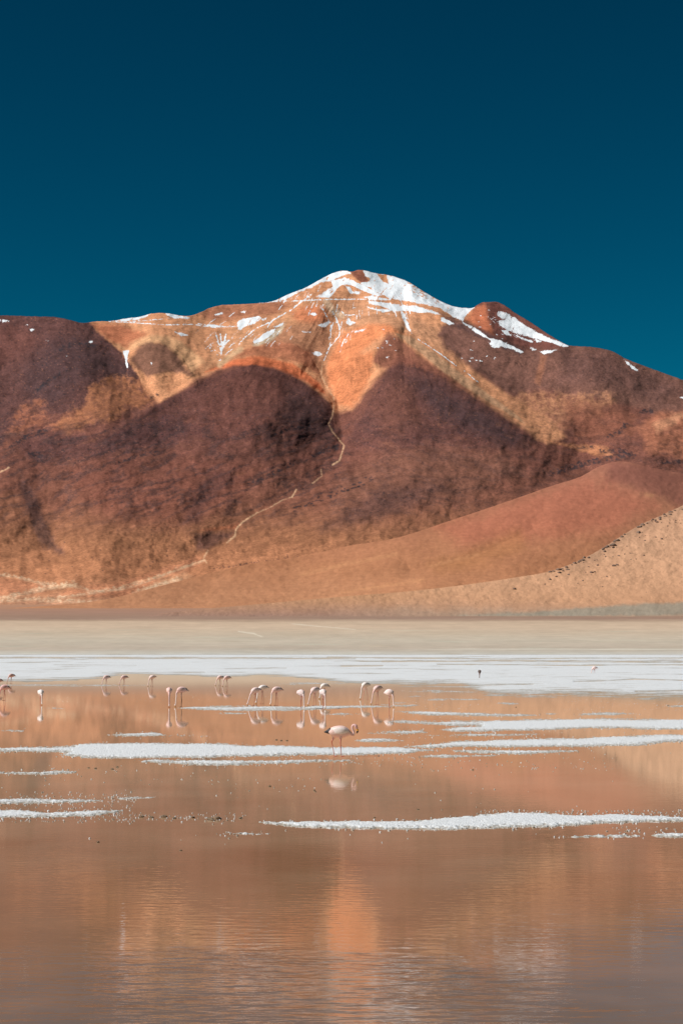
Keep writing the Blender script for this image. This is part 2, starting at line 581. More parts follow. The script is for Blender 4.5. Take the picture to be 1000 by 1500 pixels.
    p(P.poly([(283, 785), (310, 778), (345, 778), (335, 790), (300, 806), (288, 806)], 5, 5), (94, 56, 50), .7)
    for pts, w in [([(55, 572), (70, 560), (86, 549)], 2.6), ([(95, 545), (108, 540)], 1.6), ([(15, 655), (40, 640), (68, 632)], 3.5), ([(45, 665), (60, 668)], 3.5),
                   ([(365, 708), (385, 702), (405, 692), (430, 680)], 2.4), ([(460, 668), (480, 660), (497, 655)], 4), ([(405, 636), (430, 628), (455, 626)], 2.2),
                   ([(806, 693), (840, 684), (880, 674), (926, 668)], 4.5), ([(847, 656), (868, 656)], 2), ([(890, 640), (905, 635), (918, 622)], 3), ([(940, 603), (955, 603)], 3),
                   ([(880, 662), (905, 660), (920, 664)], 3), ([(965, 678), (1005, 677)], 2.5), ([(170, 680), (200, 670), (230, 662)], 1.4), ([(222, 582), (232, 578)], 2.4),
                   ([(90, 512), (110, 505), (140, 507)], 2.5), ([(600, 536), (612, 540)], 2)]:
        p(P.line(pts, w * .9, 1.6, 3.2) * sstep(-.35, .25, P.n3 + .5 * P.n1), (54, 36, 40), .85)
    # ledges and scree lines that run along the lower slopes, rock outcrops on the domes
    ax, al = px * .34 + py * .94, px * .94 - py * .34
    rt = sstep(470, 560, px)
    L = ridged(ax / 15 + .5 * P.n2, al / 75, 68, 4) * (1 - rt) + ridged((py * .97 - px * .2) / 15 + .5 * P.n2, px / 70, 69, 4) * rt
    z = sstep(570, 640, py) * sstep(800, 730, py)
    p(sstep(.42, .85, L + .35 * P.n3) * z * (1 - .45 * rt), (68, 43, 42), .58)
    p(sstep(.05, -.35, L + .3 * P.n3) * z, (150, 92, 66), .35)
    spk = fbm(px / 3.2, py / 2.2, 67, 3, .6)
    dk = sstep(.16, .07, C.mean(-1))
    p(sstep(.30, .42, spk + .25 * P.n1) * dk, (50, 34, 37), .75)
    p(sstep(-.34, -.52, spk + .25 * P.n1) * dk, (168, 108, 80), .55)
    for k in range(46):          # strings of dark boulders beside the wash
        t = k / 45
        x = 430 + 115 * t + RNG.normal(0, 5)
        y = 748 - 46 * t + RNG.normal(0, 3)
        p(P.line([(x, y), (x + RNG.uniform(1, 4), y - .6)], RNG.uniform(.5, 1.1), .7, .3), (62, 40, 42), .9)
    for k in range(40):
        x = 315 + 130 * k / 39 + RNG.normal(0, 4)
        p(P.line([(x, 832 - 17 * k / 39 + RNG.normal(0, 1.5)), (x + 1.5, 832 - 17 * k / 39)], .6, .6, .3), (104, 66, 54), .8)
    for k in range(60):
        x, y = RNG.uniform(20, 300), RNG.uniform(730, 850)
        p(P.line([(x, y), (x + 1, y)], RNG.uniform(.4, .9), .6, .2), (80, 52, 48), .7)
    for k in range(60):
        x, y = RNG.uniform(500, 760), RNG.uniform(640, 760)
        p(P.line([(x, y), (x + 1, y)], RNG.uniform(.4, .9), .6, .2), (78, 52, 50), .7)
    # washes and pale sediment
    p(P.poly([(-50, 848), (30, 850), (80, 856), (60, 870), (0, 878), (-50, 878)], 4, 5), (208, 136, 98), .8)
    p(P.poly([(100, 862), (180, 852), (240, 832), (290, 814), (300, 822), (250, 850), (180, 876), (90, 872)], 4, 4), (206, 134, 96), .8)
    p(P.poly([(240, 845), (270, 838), (285, 850), (230, 872), (200, 872)], 5, 4), (212, 152, 112), .8)
    for pts, w in [([(-10, 840), (25, 845), (60, 855), (100, 858), (140, 866), (180, 862)], 1.6), ([(-10, 879), (30, 871), (70, 861), (110, 856)], 3.0),
                   ([(-10, 882), (40, 878), (90, 875), (140, 868), (190, 860), (225, 848), (262, 834), (300, 820)], 1.4), ([(60, 880), (110, 881), (165, 884)], 1.6),
                   ([(200, 868), (235, 858), (262, 850)], 4)]:
        p(P.line(pts, w * 1.1, 2.4, 2.2) * (.35 + .65 * sstep(-.3, .35, P.n3 + .7 * P.n1)), (224, 188, 152), .8)
    cream = (222, 176, 136)
    for pts, w in [([(472, 530), (470, 548), (480, 570), (488, 582), (490, 592), (486, 610), (481, 621), (487, 632), (497, 645), (504, 652), (500, 665), (497, 675), (487, 681)], 1.0),
                   ([(470, 688), (471, 697), (458, 708)], .9), ([(434, 717), (428, 728)], 1.1), ([(428, 728), (415, 732), (398, 742), (375, 752)], .5),
                   ([(375, 752), (355, 765), (346, 775), (345, 785), (332, 795)], 1.2), ([(305, 806), (298, 818), (303, 825)], 1.0), ([(300, 820), (265, 833), (225, 846), (180, 858)], 1.0),
                   ([(0, 692), (14, 685)], 1.0)]:
        p(P.line(pts, w * .85, .9, .8) * (.55 + .45 * sstep(-.4, .2, P.n3)), cream, .8)
    p(P.poly([(368, 506), (385, 496), (405, 482), (418, 474), (412, 488), (395, 500), (378, 507)], 2, 2), (214, 190, 160), .8)
    p(P.line([(322, 535), (335, 522), (352, 512)], 4, 3, 2), (214, 176, 136), .7)
    p(P.line([(478, 440), (486, 455), (500, 462)], 5, 3, 2), (220, 186, 154), .7)
    # ---- snow
    S = np.zeros(px.shape)
    polys = [
        [(532, 394), (550, 398), (566, 400), (583, 404), (600, 411), (617, 422), (632, 431), (647, 439), (665, 446), (680, 448), (695, 450), (686, 457), (677, 470), (662, 464), (645, 452), (625, 447), (605, 442.5), (575, 439), (555, 430), (540, 421), (527, 415), (541, 412), (542, 408), (534, 404)],
        [(402, 441), (425, 427), (446, 420), (468, 408), (488, 398), (508, 394), (513, 400), (500, 405), (490, 410), (470, 414), (455, 422), (430, 432), (412, 440)],
        [(485, 411), (505, 406), (520, 411), (538, 421), (560, 432), (556, 436), (530, 426), (515, 418), (500, 417), (492, 425), (482, 437), (462, 435), (475, 428), (488, 420)],
        [(530, 435), (545, 432), (560, 436), (572, 439.5), (540, 439.5)], [(505, 419), (512, 420), (516, 427), (528, 427), (526, 431), (513, 430)],
        [(535, 440), (560, 443), (585, 446), (610, 449), (632, 454), (646, 461), (630, 459), (600, 456), (575, 456), (565, 450), (545, 445)],
        [(537, 449), (548, 452), (575, 455), (560, 457), (543, 453)],
        [(645, 465), (650, 464), (664, 474), (658, 477), (645, 471)],
        [(678, 473), (690, 478), (707, 487), (718, 496), (735, 500), (755, 509), (771, 517), (762, 517), (745, 511), (735, 508), (722, 504), (716, 498), (705, 493), (690, 482)],
        [(714, 501), (724, 504), (736, 509), (722, 509)], [(775, 508), (785, 512), (778, 515)], [(789, 515), (800, 513.5), (816, 511.5), (806, 517), (796, 519)],
        [(585, 452), (591, 457), (595, 466), (600, 482), (604, 489), (598, 484), (592, 472), (588, 462)],
        [(730, 456), (745, 459), (760, 471), (785, 486), (815, 499), (833, 507), (825, 508), (800, 500), (780, 495), (760, 490), (745, 484), (733, 477), (730, 470), (739, 468), (728, 462)],
        [(734, 484), (742, 485), (748, 491), (740, 490)], [(750, 489), (765, 494), (780, 501), (765, 498)], [(783, 496), (792, 500), (786, 502)],
        [(913, 526), (918, 529), (926, 536), (936, 544), (927, 541), (916, 533)], [(988, 581), (1004, 582), (1000, 585)],
        [(158, 470.5), (185, 465.5), (205, 462.5), (222, 458.5), (215, 463.5), (205, 467), (185, 471)], [(240, 457), (250, 458.5), (263, 462), (284, 464.5), (275, 468), (255, 466), (245, 462)],
        [(281, 473), (300, 474), (320, 477), (345, 477.5), (340, 479.5), (310, 479.5)], [(347, 470), (357, 467), (380, 463), (383, 466), (372, 474), (360, 478), (352, 484), (347, 479)],
        [(383, 468), (391, 465), (389, 469)], [(400, 479), (410, 474), (418, 470), (414, 477), (405, 480)], [(256, 486), (265, 487), (275, 491), (265, 492.5)],
        [(315, 461), (325, 457.5), (327, 459), (319, 461.5)], [(352, 457), (360, 455.5), (358, 458)], [(453, 459), (461, 458.5), (464, 461), (457, 462)], [(440, 484), (450, 485), (459, 485.5), (455, 488), (442, 487)],
        [(465, 477), (475, 474), (482, 469), (484, 473), (476, 478)], [(507, 471), (511, 465.5), (514, 470), (521, 472), (513, 476), (507, 475)], [(457, 517), (464, 515), (473, 519), (466, 521)],
        [(517, 486), (530, 482), (537, 482), (532, 485), (520, 488)], [(180, 514), (189, 514), (188, 522), (186.5, 530), (187, 539), (184, 531), (182, 521)], [(367, 504), (382, 493), (404, 480), (402, 487), (385, 499)],
        [(-5, 467), (6, 467.5), (14, 470), (5, 472), (-5, 471)], [(37, 476), (43, 474), (42, 477)], [(43, 481), (51, 483), (46, 485)], [(67, 499), (72, 497), (71, 500)], [(131, 501), (136, 500), (134, 503)], [(97, 521), (100, 521), (98, 523)], [(220, 530), (223, 531), (222, 535)],
    ]
    for q in polys:
        S = np.maximum(S, P.poly(q, 1.8, 2.1))
    for pts, w in [([(380, 443.5), (402, 441.5), (440, 440.5), (480, 438.8), (525, 438.3), (572, 439)], .8), ([(160, 470.8), (215, 474), (245, 476), (282, 475), (300, 478), (347, 478)], .7),
                   ([(184, 471.5), (220, 469), (250, 466)], .6), ([(455, 432), (440, 443), (425, 455), (410, 463), (395, 472), (375, 481), (358, 495), (347, 508)], 1.0),
                   ([(316, 488), (320, 502), (324, 514)], 1.1), ([(323, 489), (325, 510)], 1.2), ([(331, 490), (329, 500), (326, 508)], 1.2), ([(341, 494), (332, 502), (326, 511), (322, 528)], .9),
                   ([(472, 452), (482, 470)], .9), ([(485, 472), (483, 505)], .9), ([(487, 456), (493, 468), (497, 478), (497, 492)], 1.0), ([(497, 492), (483, 508), (474, 528)], .8),
                   ([(498, 515), (503, 500), (510, 490), (518, 484)], .7), ([(612, 497), (640, 515), (668, 536)], .7), ([(678, 542), (700, 560)], .5), ([(500, 456), (505, 462), (520, 461)], .8)]:
        S = np.maximum(S, P.line(pts, w * .9, .9, .8) * (.45 + .55 * sstep(-.45, .15, P.n3 + .6 * P.n1)))
    hole = P.poly([(552, 401), (566, 403), (569, 416), (561, 413)], 1.5, 1.2)
    S = S * (1 - hole)
    S = S * (1 - .75 * sstep(.12, .42, fbm((px + .8 * py) / 5, (py - .5 * px) / 16, 66, 4, .6)))
    for k in range(70):          # loose flecks of snow
        cx, cy, sx, sy = [(735, 490, 18, 8), (695, 525, 14, 6), (720, 466, 14, 8), (560, 452, 25, 5), (600, 425, 20, 8), (565, 510, 8, 14), (312, 512, 7, 7)][k % 7]
        x, y = cx + RNG.normal(0, sx), cy + RNG.normal(0, sy)
        if 0 < x < 1000:
            S = np.maximum(S, P.line([(x, y), (x + RNG.uniform(1, 4), y + RNG.uniform(-.5, 1))], .6, .7, .3) * .8)
    for k in range(120):         # feathered streaks hanging down the gullies
        cx, cy, sx, sy = [(470, 452, 40, 6), (375, 478, 40, 9), (560, 448, 30, 5), (330, 500, 14, 7), (500, 478, 14, 10), (740, 475, 14, 8), (440, 432, 20, 6), (400, 490, 14, 6)][k % 8]
        x, y = cx + RNG.normal(0, sx), cy + RNG.normal(0, sy)
        dx = (x - 530) / 160
        L = RNG.uniform(3, 11)
        S = np.maximum(S, P.line([(x, y), (x + dx * L * .6, y + L * .5), (x + dx * L, y + L)], RNG.uniform(.3, .8), .8, .4) * RNG.uniform(.5, .95))
    for k in range(60):          # rock showing through the right snowfield
        t = RNG.uniform(0, 1)
        x, y = 598 + 45 * t + RNG.normal(0, 3), 417 + 26 * t + RNG.normal(0, 4)
        S = S * (1 - .9 * P.line([(x, y), (x + RNG.uniform(2, 5), y + .8)], .4, .5, .2))
    fine = fbm(px / 2.2, py / 1.8, 57, 3, .7)
    dark = .22 + .78 * sstep(.22, .08, C.mean(-1))
    band = fbm((px * .34 + py * .94) / 9, (px * .94 - py * .34) / 60, 59, 5, .6) * sstep(560, 660, py)
    C *= np.clip(1 + dark * (.24 * P.n3 + .10 * P.n1 + .30 * fine) + .30 * band, .4, 2)[..., None]
    m = sstep(.1, .6, fbm(px / 18, py / 9, 58, 5, .65)) * sstep(520, 640, py)
    C += (alb((150, 96, 70)) - C) * (m * .22)[..., None]
    return C, S


def sheet_back(X, Y, Z, rows, step, drop):
    """Rows added behind a skyline so that the ridge has a far side."""
    for k in range(1, rows + 1):
        X = np.concatenate([X[:1] * (1 + step / Y[:1]), X])
        Z = np.concatenate([Z[:1] - drop * k, Z])
        Y = np.concatenate([Y[:1] + step, Y])
    return X, Y, Z


def build_mountain():
    cols = np.arange(-230, 1231, 1.0)
    nr = 560
    t = np.linspace(0, 1, nr)[:, None]
    top = SKY(cols) + 0.8 * fbm(cols / 7, cols * 0, 61, 4)
    px = np.broadcast_to(cols, (nr, len(cols))).copy()
    py = top[None, :] + t * (912 - top[None, :])
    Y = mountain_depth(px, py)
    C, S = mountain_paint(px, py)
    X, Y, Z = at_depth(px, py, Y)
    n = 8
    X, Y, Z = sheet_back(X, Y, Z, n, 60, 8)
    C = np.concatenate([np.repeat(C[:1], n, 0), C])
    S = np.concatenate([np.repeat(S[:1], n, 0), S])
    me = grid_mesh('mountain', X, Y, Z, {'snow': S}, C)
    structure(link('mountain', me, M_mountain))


build_mountain()

# ------------------------------------------------------------------ smooth orange hill
HILL_TOP = polyline_fn([(-60, 893), (60, 888), (160, 877), (240, 857), (310, 839), (367, 826), (445, 814), (514, 799), (575, 789), (670, 759), (750, 732), (810, 711), (850, 698), (880, 682),
                        (897, 677), (915, 676), (950, 684), (1000, 694), (1080, 716), (1200, 760), (1300, 800)])


def hill_depth(px, py):
    Y = np.interp(py, [660, 676, 760, 840, 885, 915], [2330, 2300, 2090, 1900, 1780, 1650])
    d, t = line_dist(px, py, [(897, 677), (820, 740), (740, 800), (640, 850)])
    Y = Y - 70 * np.clip(1 - (np.sqrt(d * d + 900) - 30) / 190, 0, 1) ** 1.3
    d, t = line_dist(px, py, [(850, 700), (700, 760), (560, 800), (420, 830), (300, 850)])
    Y = Y + 24 * np.clip(1 - d / 90, 0, 1)
    d, t = line_dist(px, py, [(780, 775), (680, 820), (600, 835)])
    Y = Y + 14 * np.clip(1 - d / 40, 0, 1) ** 2
    return Y + 5 * fbm(px / 60, py / 40, 71, 4) + 1.5 * fbm(px / 9, py / 7, 72, 4)


def build_hill():
    cols = np.arange(-60, 1301, 1.6)
    nr = 190
    t = np.linspace(0, 1, nr)[:, None]
    top = HILL_TOP(cols) + .4 * fbm(cols / 9, cols * 0, 73, 3)
    px = np.broadcast_to(cols, (nr, len(cols))).copy()
    py = top[None, :] + t * (918 - top[None, :])
    P = Painter(px, py)
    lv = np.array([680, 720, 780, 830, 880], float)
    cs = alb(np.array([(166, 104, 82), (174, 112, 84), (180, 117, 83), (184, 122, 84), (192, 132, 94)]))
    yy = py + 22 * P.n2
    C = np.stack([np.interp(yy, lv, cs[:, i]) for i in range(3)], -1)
    paint(C, P.poly([(890, 675), (950, 682), (1010, 694), (1200, 740), (1200, 760), (1000, 745), (960, 725), (920, 712), (890, 705)], 8, 6) * .7, (134, 78, 64))  # right of the crest: shaded side of the ridge painted darker
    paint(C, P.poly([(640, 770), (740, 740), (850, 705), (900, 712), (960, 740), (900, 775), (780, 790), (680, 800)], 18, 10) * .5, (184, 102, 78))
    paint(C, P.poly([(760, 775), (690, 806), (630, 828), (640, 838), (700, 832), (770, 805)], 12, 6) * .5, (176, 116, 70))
    C *= (1 + .10 * fbm((px * .9 + py) / 10, (py - .5 * px) / 60, 74, 5, .6) + .10 * P.n3 * sstep(.1, .6, P.n2 + .4))[..., None]
    for pts, w in [([(630, 829), (660, 822), (700, 812)], 1.5), ([(945, 725), (955, 726)], 2), ([(440, 842), (500, 828), (580, 812)], 2.5), ([(500, 868), (620, 850)], 2)]:
        paint(C, P.line(pts, w, 3, 2) * .4, (214, 150, 104))
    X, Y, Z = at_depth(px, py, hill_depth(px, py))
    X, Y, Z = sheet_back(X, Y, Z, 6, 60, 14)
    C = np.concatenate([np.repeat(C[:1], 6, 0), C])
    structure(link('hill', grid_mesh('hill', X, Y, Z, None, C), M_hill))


build_hill()

# ------------------------------------------------------------------ stony slope on the right
SLOPE_TOP = polyline_fn([(60, 930), (150, 912), (210, 902), (290, 893), (400, 883), (500, 874), (600, 866), (700, 854), (760, 845), (800, 838), (826, 830), (850, 820), (880, 804), (905, 788), (935, 770), (970, 754), (1000, 740), (1060, 708), (1150, 664), (1260, 610)])


def slope_depth(px, py):
    Y = np.interp(py, [600, 740, 800, 850, 885, 900, 930], [1640, 1490, 1395, 1300, 1225, 1175, 1060])
    return Y + 8 * fbm(px / 70, py / 40, 81, 4) + 1.6 * fbm(px / 9, py / 6, 82, 4)


def build_slope():
    cols = np.arange(100, 1261, 1.2)
    nr = 170
    t = np.linspace(0, 1, nr)[:, None]
    top = SLOPE_TOP(cols) + .5 * fbm(cols / 5, cols * 0, 83, 4)
    px = np.broadcast_to(cols, (nr, len(cols))).copy()
    py = top[None, :] + t * (926 - top[None, :])
    P = Painter(px, py)
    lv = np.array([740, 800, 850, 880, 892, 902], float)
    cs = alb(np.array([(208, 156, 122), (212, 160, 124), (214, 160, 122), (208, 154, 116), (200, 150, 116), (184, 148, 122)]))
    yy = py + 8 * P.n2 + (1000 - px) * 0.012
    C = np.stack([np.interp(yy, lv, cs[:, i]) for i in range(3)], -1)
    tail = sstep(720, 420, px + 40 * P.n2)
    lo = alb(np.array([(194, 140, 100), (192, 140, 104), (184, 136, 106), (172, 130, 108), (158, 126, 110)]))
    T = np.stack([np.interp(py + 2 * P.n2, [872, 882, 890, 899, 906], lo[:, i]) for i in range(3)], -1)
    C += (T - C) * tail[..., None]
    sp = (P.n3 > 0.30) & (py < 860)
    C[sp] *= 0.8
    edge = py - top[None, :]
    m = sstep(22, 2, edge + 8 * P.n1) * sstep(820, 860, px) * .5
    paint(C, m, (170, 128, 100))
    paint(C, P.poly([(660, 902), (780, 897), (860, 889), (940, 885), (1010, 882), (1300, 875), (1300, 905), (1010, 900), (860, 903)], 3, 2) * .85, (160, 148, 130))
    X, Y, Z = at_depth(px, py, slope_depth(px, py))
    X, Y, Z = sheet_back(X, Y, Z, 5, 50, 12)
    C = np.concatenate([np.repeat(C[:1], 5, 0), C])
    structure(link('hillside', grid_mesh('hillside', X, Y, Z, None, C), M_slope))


build_slope()

# ------------------------------------------------------------------ shore: the gently rising plain behind the lagoon
SH_P = np.array([884, 888, 895, 905, 917, 930, 945, 953, 958, 962], float)
SH_Y = np.array([2700, 2000, 1420, 1090, 1035, 980, 915, 885, 868, 700], float)


def build_shore():
    cols = np.arange(-500, 1501, 2.5)
    rows = np.concatenate([np.arange(884, 956, 0.45), np.arange(956, 963, .5)])
    px, py = np.meshgrid(cols, rows)
    P = Painter(px, py)
    lv = np.array([884, 890, 897, 903, 906, 908.5, 911, 918, 926, 938, 950, 956, 960], float)
    cs = lin(np.array([(190, 142, 112), (182, 138, 112), (172, 134, 114), (166, 134, 114), (164, 134, 116), (180, 152, 130), (204, 178, 152), (210, 184, 158), (205, 184, 160), (202, 188, 168), (194, 178, 160), (200, 192, 178), (210, 206, 196)]))
    s1 = fbm(px / 160, py / 3.2, 91, 5, .6)
    s2 = fbm(px / 60, py / 1.2, 92, 4, .6)
    yy = py + 1.6 * s1 + .5 * s2 + 1.2 * fbm(px / 300, py / 20, 93, 2)
    C = np.stack([np.interp(yy, lv, cs[:, i]) for i in range(3)], -1)
    C *= (1 + .08 * s1 + .06 * s2)[..., None]
    m = sstep(.15, .6, fbm(px / 120, py / 2.6, 94, 4)) * sstep(908, 918, py)
    paint(C, m * .5, (196, 176, 150))
    m = sstep(.2, .7, fbm(px / 140, py / 3.4, 95, 4)) * sstep(915, 925, py)
    paint(C, m * .5, (196, 194, 172))
    m = sstep(1.2, 0, np.abs(py - 951 + .6 * s1)) * sstep(560, 700, px) 
    paint(C, m * .6, (232, 224, 206))
    paint(C, P.line([(350, 925), (372, 928), (384, 933)], .8, .8, .4) * .8, (232, 218, 196))
    paint(C, P.line([(428, 914), (460, 917), (520, 922)], .5, .6, .4) * .6, (232, 218, 196))
    Y = np.interp(py, SH_P[::1], SH_Y)
    X, Y, Z = at_depth(px, py, Y)
    Z = Z + .25 * fbm(X / 30, Y / 30, 96, 4)
    structure(link('shore', grid_mesh('shore', X, Y, Z, None, C), M_shore))


build_shore()

# ------------------------------------------------------------------ water


def water_material():
    t = NT('shallow silty water')
    g = t.new('ShaderNodeTexCoord')
    sep = t.new('ShaderNodeSeparateXYZ')
    t.l.new(g.outputs['Object'], sep.inputs[0])
    # a breeze ruffles the water close to the near shore; its edge wanders
    big = t.noise(t.coord((.30, .30, 1)), 1.0, 4, .55)
    yy = t.math('ADD', sep.outputs['Y'], t.ramp(big, .3, .7, -4.0, 4.0))
    breeze = t.ramp(yy, 16.5, 20.5, 1.0, 0.0)
    mid = t.ramp(yy, 20, 55, 1.0, 0.10)
    w1 = t.noise(t.coord((2.0, 4.4, 1), 14), 1.0, 2, .45)
    gust = t.noise(t.coord((.55, .8, 1)), 1.0, 3, .5)
    breeze = t.math('MULTIPLY', breeze, t.ramp(gust, .35, .62, .35, 1.25))
    w2 = t.noise(t.coord((8, 15, 1), -9), 1.0, 3, .5)
    w3 = t.noise(t.coord((3.2, 7.5, 1)), 1.0, 2, .5)
    b = t.bump(w3, t.math('MULTIPLY', mid, 1.0), 0.0017)
    b = t.bump(w1, t.math('MULTIPLY', breeze, 1.0), 0.0085, b)
    b = t.bump(w2, t.math('MULTIPLY', breeze, 1.0), 0.0014, b)
    n = t.noise(t.coord((.35, .2, 1)), 1.0, 6, .6)
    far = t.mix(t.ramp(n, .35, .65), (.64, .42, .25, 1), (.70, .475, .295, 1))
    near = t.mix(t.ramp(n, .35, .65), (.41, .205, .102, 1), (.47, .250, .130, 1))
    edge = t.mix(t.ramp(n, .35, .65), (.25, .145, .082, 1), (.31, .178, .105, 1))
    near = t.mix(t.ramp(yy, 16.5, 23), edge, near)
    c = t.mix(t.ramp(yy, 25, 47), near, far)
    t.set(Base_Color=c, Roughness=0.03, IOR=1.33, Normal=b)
    return t.m


M_water = water_material()


def build_water():
    ys = np.concatenate([np.arange(-40, 100, 5.0), np.arange(100, 960, 20.0)])
    xs = np.arange(-420, 421, 10.0)
    X, Y = np.meshgrid(xs, ys)
    structure(link('water', grid_mesh('water', X, Y, X * 0), M_water))
    # the bed of the lagoon under it
    structure(link('lake_bed', grid_mesh('lake_bed', X, Y, X * 0 - .35), M_shore))


build_water()

# ------------------------------------------------------------------ salt


def salt_material():
    t = NT('salt crust')
    co = t.coord()
    h = t.attr('crust').outputs['Fac']
    n = t.noise(co, 5.0, 6, .65)
    n2 = t.noise(co, 26.0, 5, .65)
    f = t.math('ADD', h, t.ramp(n, .3, .7, -.25, .25))
    c = t.mix(t.ramp(f, .0, .55), rgba((160, 148, 130)), rgba((236, 238, 239)))
    c = t.mix(t.math('MULTIPLY', t.ramp(n2, .48, .66), .42), c, rgba((176, 170, 158)))
    b = t.bump(n2, .7, .015)
    b = t.bump(n, .7, .05, b)
    t.set(Base_Color=c, Roughness=.75, Normal=b)
    t.p.inputs['Specular IOR Level'].default_value = .25
    return t.m


M_salt = salt_material()


def build_salt_flat():
    """The broad salt pan along the far side of the lagoon."""
    cols = np.arange(-260, 1261, 1.0)
    rows = np.arange(955.5, 1026, .22)
    px, py = np.meshgrid(cols, rows)
    X, Y = on_water(px, py)
    lower = polyline_fn([(-260, 1000), (0, 998), (80, 998), (130, 996), (170, 991), (240, 990), (330, 992), (400, 991), (460, 995), (520, 1001), (600, 1003), (680, 1008), (720, 1017), (760, 1019), (860, 1017), (910, 1019), (1000, 1021), (1260, 1022)])
    n1 = fbm(X / 22, Y / 30, 101, 5, .55)
    n2 = fbm(px / 70, py / 1.5, 102, 5, .62)
    n4 = fbm(px / 26, py / .8, 105, 4, .65)
    edge = lower(cols)[None, :] - py
    rt = sstep(480, 640, px)
    f = np.clip(edge / (4.0 + 5 * rt), -3, 1.25) + .45 * n1 + (.75 + .75 * rt * sstep(16, 4, edge)) * n2 + .4 * n4
    f = f - 3.0 * np.clip(fbm(px / 150, py / 2.4, 103, 5, .6) - .12, 0, 1)
    f = np.minimum(f, np.clip((py - 958.5) / 1.0, -3, 1.2) + .3 * n1)
    # wet mud channels in the pan
    def channel(pts, w, a):
        d, t = line_dist(px, py, pts, ky=1.0)
        return a * np.clip(1 - d / w, 0, 1) * np.clip(.75 + 2.2 * n2 + 1.3 * n4 + .8 * n1, 0, 2)
    for pts, w, a in [([(-260, 964.5), (60, 963.5), (300, 964), (520, 964.5)], 2.2, 1.8), ([(480, 963), (700, 965), (1000, 964), (1260, 965)], 1.6, 1.6), ([(560, 969), (760, 968), (1000, 970), (1260, 970)], 2.2, 1.8),
                      ([(500, 976), (560, 975)], 1.6, 1.3), ([(640, 973), (800, 974.5), (1000, 974)], 1.4, 1.3), ([(840, 999), (880, 998), (930, 995), (1000, 997)], 1.4, 1.5), ([(640, 1003), (700, 1004), (780, 1003)], 1.6, 1.3), ([(330, 980), (420, 979)], 1.2, 1.0), ([(80, 974), (200, 975)], 1.2, .8), ([(150, 986), (300, 985)], 1.4, .8),
                      ([(930, 1013), (1000, 1012), (1260, 1012)], 1.3, 1.6)]:
        f = f - channel(pts, w, a)
    h = .05 * np.clip(f, -1, 1.2) + .012 * n2
    Z = h - .004
    crust = np.clip(f * .55 + .15 * fbm(X / 12, Y / 8, 104, 4, .6), 0, 1)
    keep = (Z[:-1, :-1] > -.03) | (Z[1:, 1:] > -.03) | (Z[:-1, 1:] > -.03) | (Z[1:, :-1] > -.03)
    structure(link('salt_flat', grid_mesh('salt_flat', X, Y, Z, {'crust': crust}, None, keep=keep), M_salt))


build_salt_flat()

SALT_SPOTS = []


def salt_bar(outline, label, thick=.05, rough=1.0, cell=(.8, .3), crumb=1.0, seed=0, broken=0.0):
    """One bar of salt crust: a low rough ridge that pokes out of the water."""
    a = np.array(outline, float)
    x0, y0 = a.min(0) - (8, 3)
    x1, y1 = a.max(0) + (8, 3)
    px, py = np.meshgrid(np.arange(x0, x1, cell[0]), np.arange(y0, y1, cell[1]))
    X, Y = on_water(px, py)
    s = (py.mean() - HORIZON) / CAM_H        # photograph pixels per metre here
    d = poly_sdf(px, py, outline, ky=3.0)      # in photograph pixels
    d = d - 1.2
    n1 = fbm(X / 1.6, Y / 2.6, 200 + seed, 5, .6)
    n2 = fbm(X / .13, Y / .22, 230 + seed, 4, .65)
    n3 = noise(X / .035, Y / .06, 260 + seed)
    near = 1.0 if y0 < 1150 else .6
    f = d / 9.0 + rough * (1.0 * n1 + .8 * n2) - broken * (1 + n1)
    h = thick * np.clip(f, -1, 1) ** 1 + crumb * near * thick * (.30 * n2 + .22 * n3) * np.clip(f + .6, 0, 1)
    h = np.where(f < 0, h - .01, h)
    Z = h
    v = Z > 0
    keep = v[:-1, :-1] | v[1:, 1:] | v[:-1, 1:] | v[1:, :-1]
    crust = np.clip(.0 + f * .62 + .28 * n2 + .22 * n3, 0, 1)
    me = grid_mesh('salt_bar', X, Y, Z, {'crust': crust}, None, keep=keep)
    # its origin in the middle of the bar
    ox, oy = on_water((x0 + x1) / 2, (y0 + y1) / 2)
    me.transform(Matrix.Translation((-float(ox), -float(oy), 0)))
    o = link('salt_bar', me, M_salt)
    o.location = (float(ox), float(oy), 0)
    tag(o, label, 'salt bar', 'salt bars in the lagoon')
    SALT_SPOTS.append((outline, s))
    return o


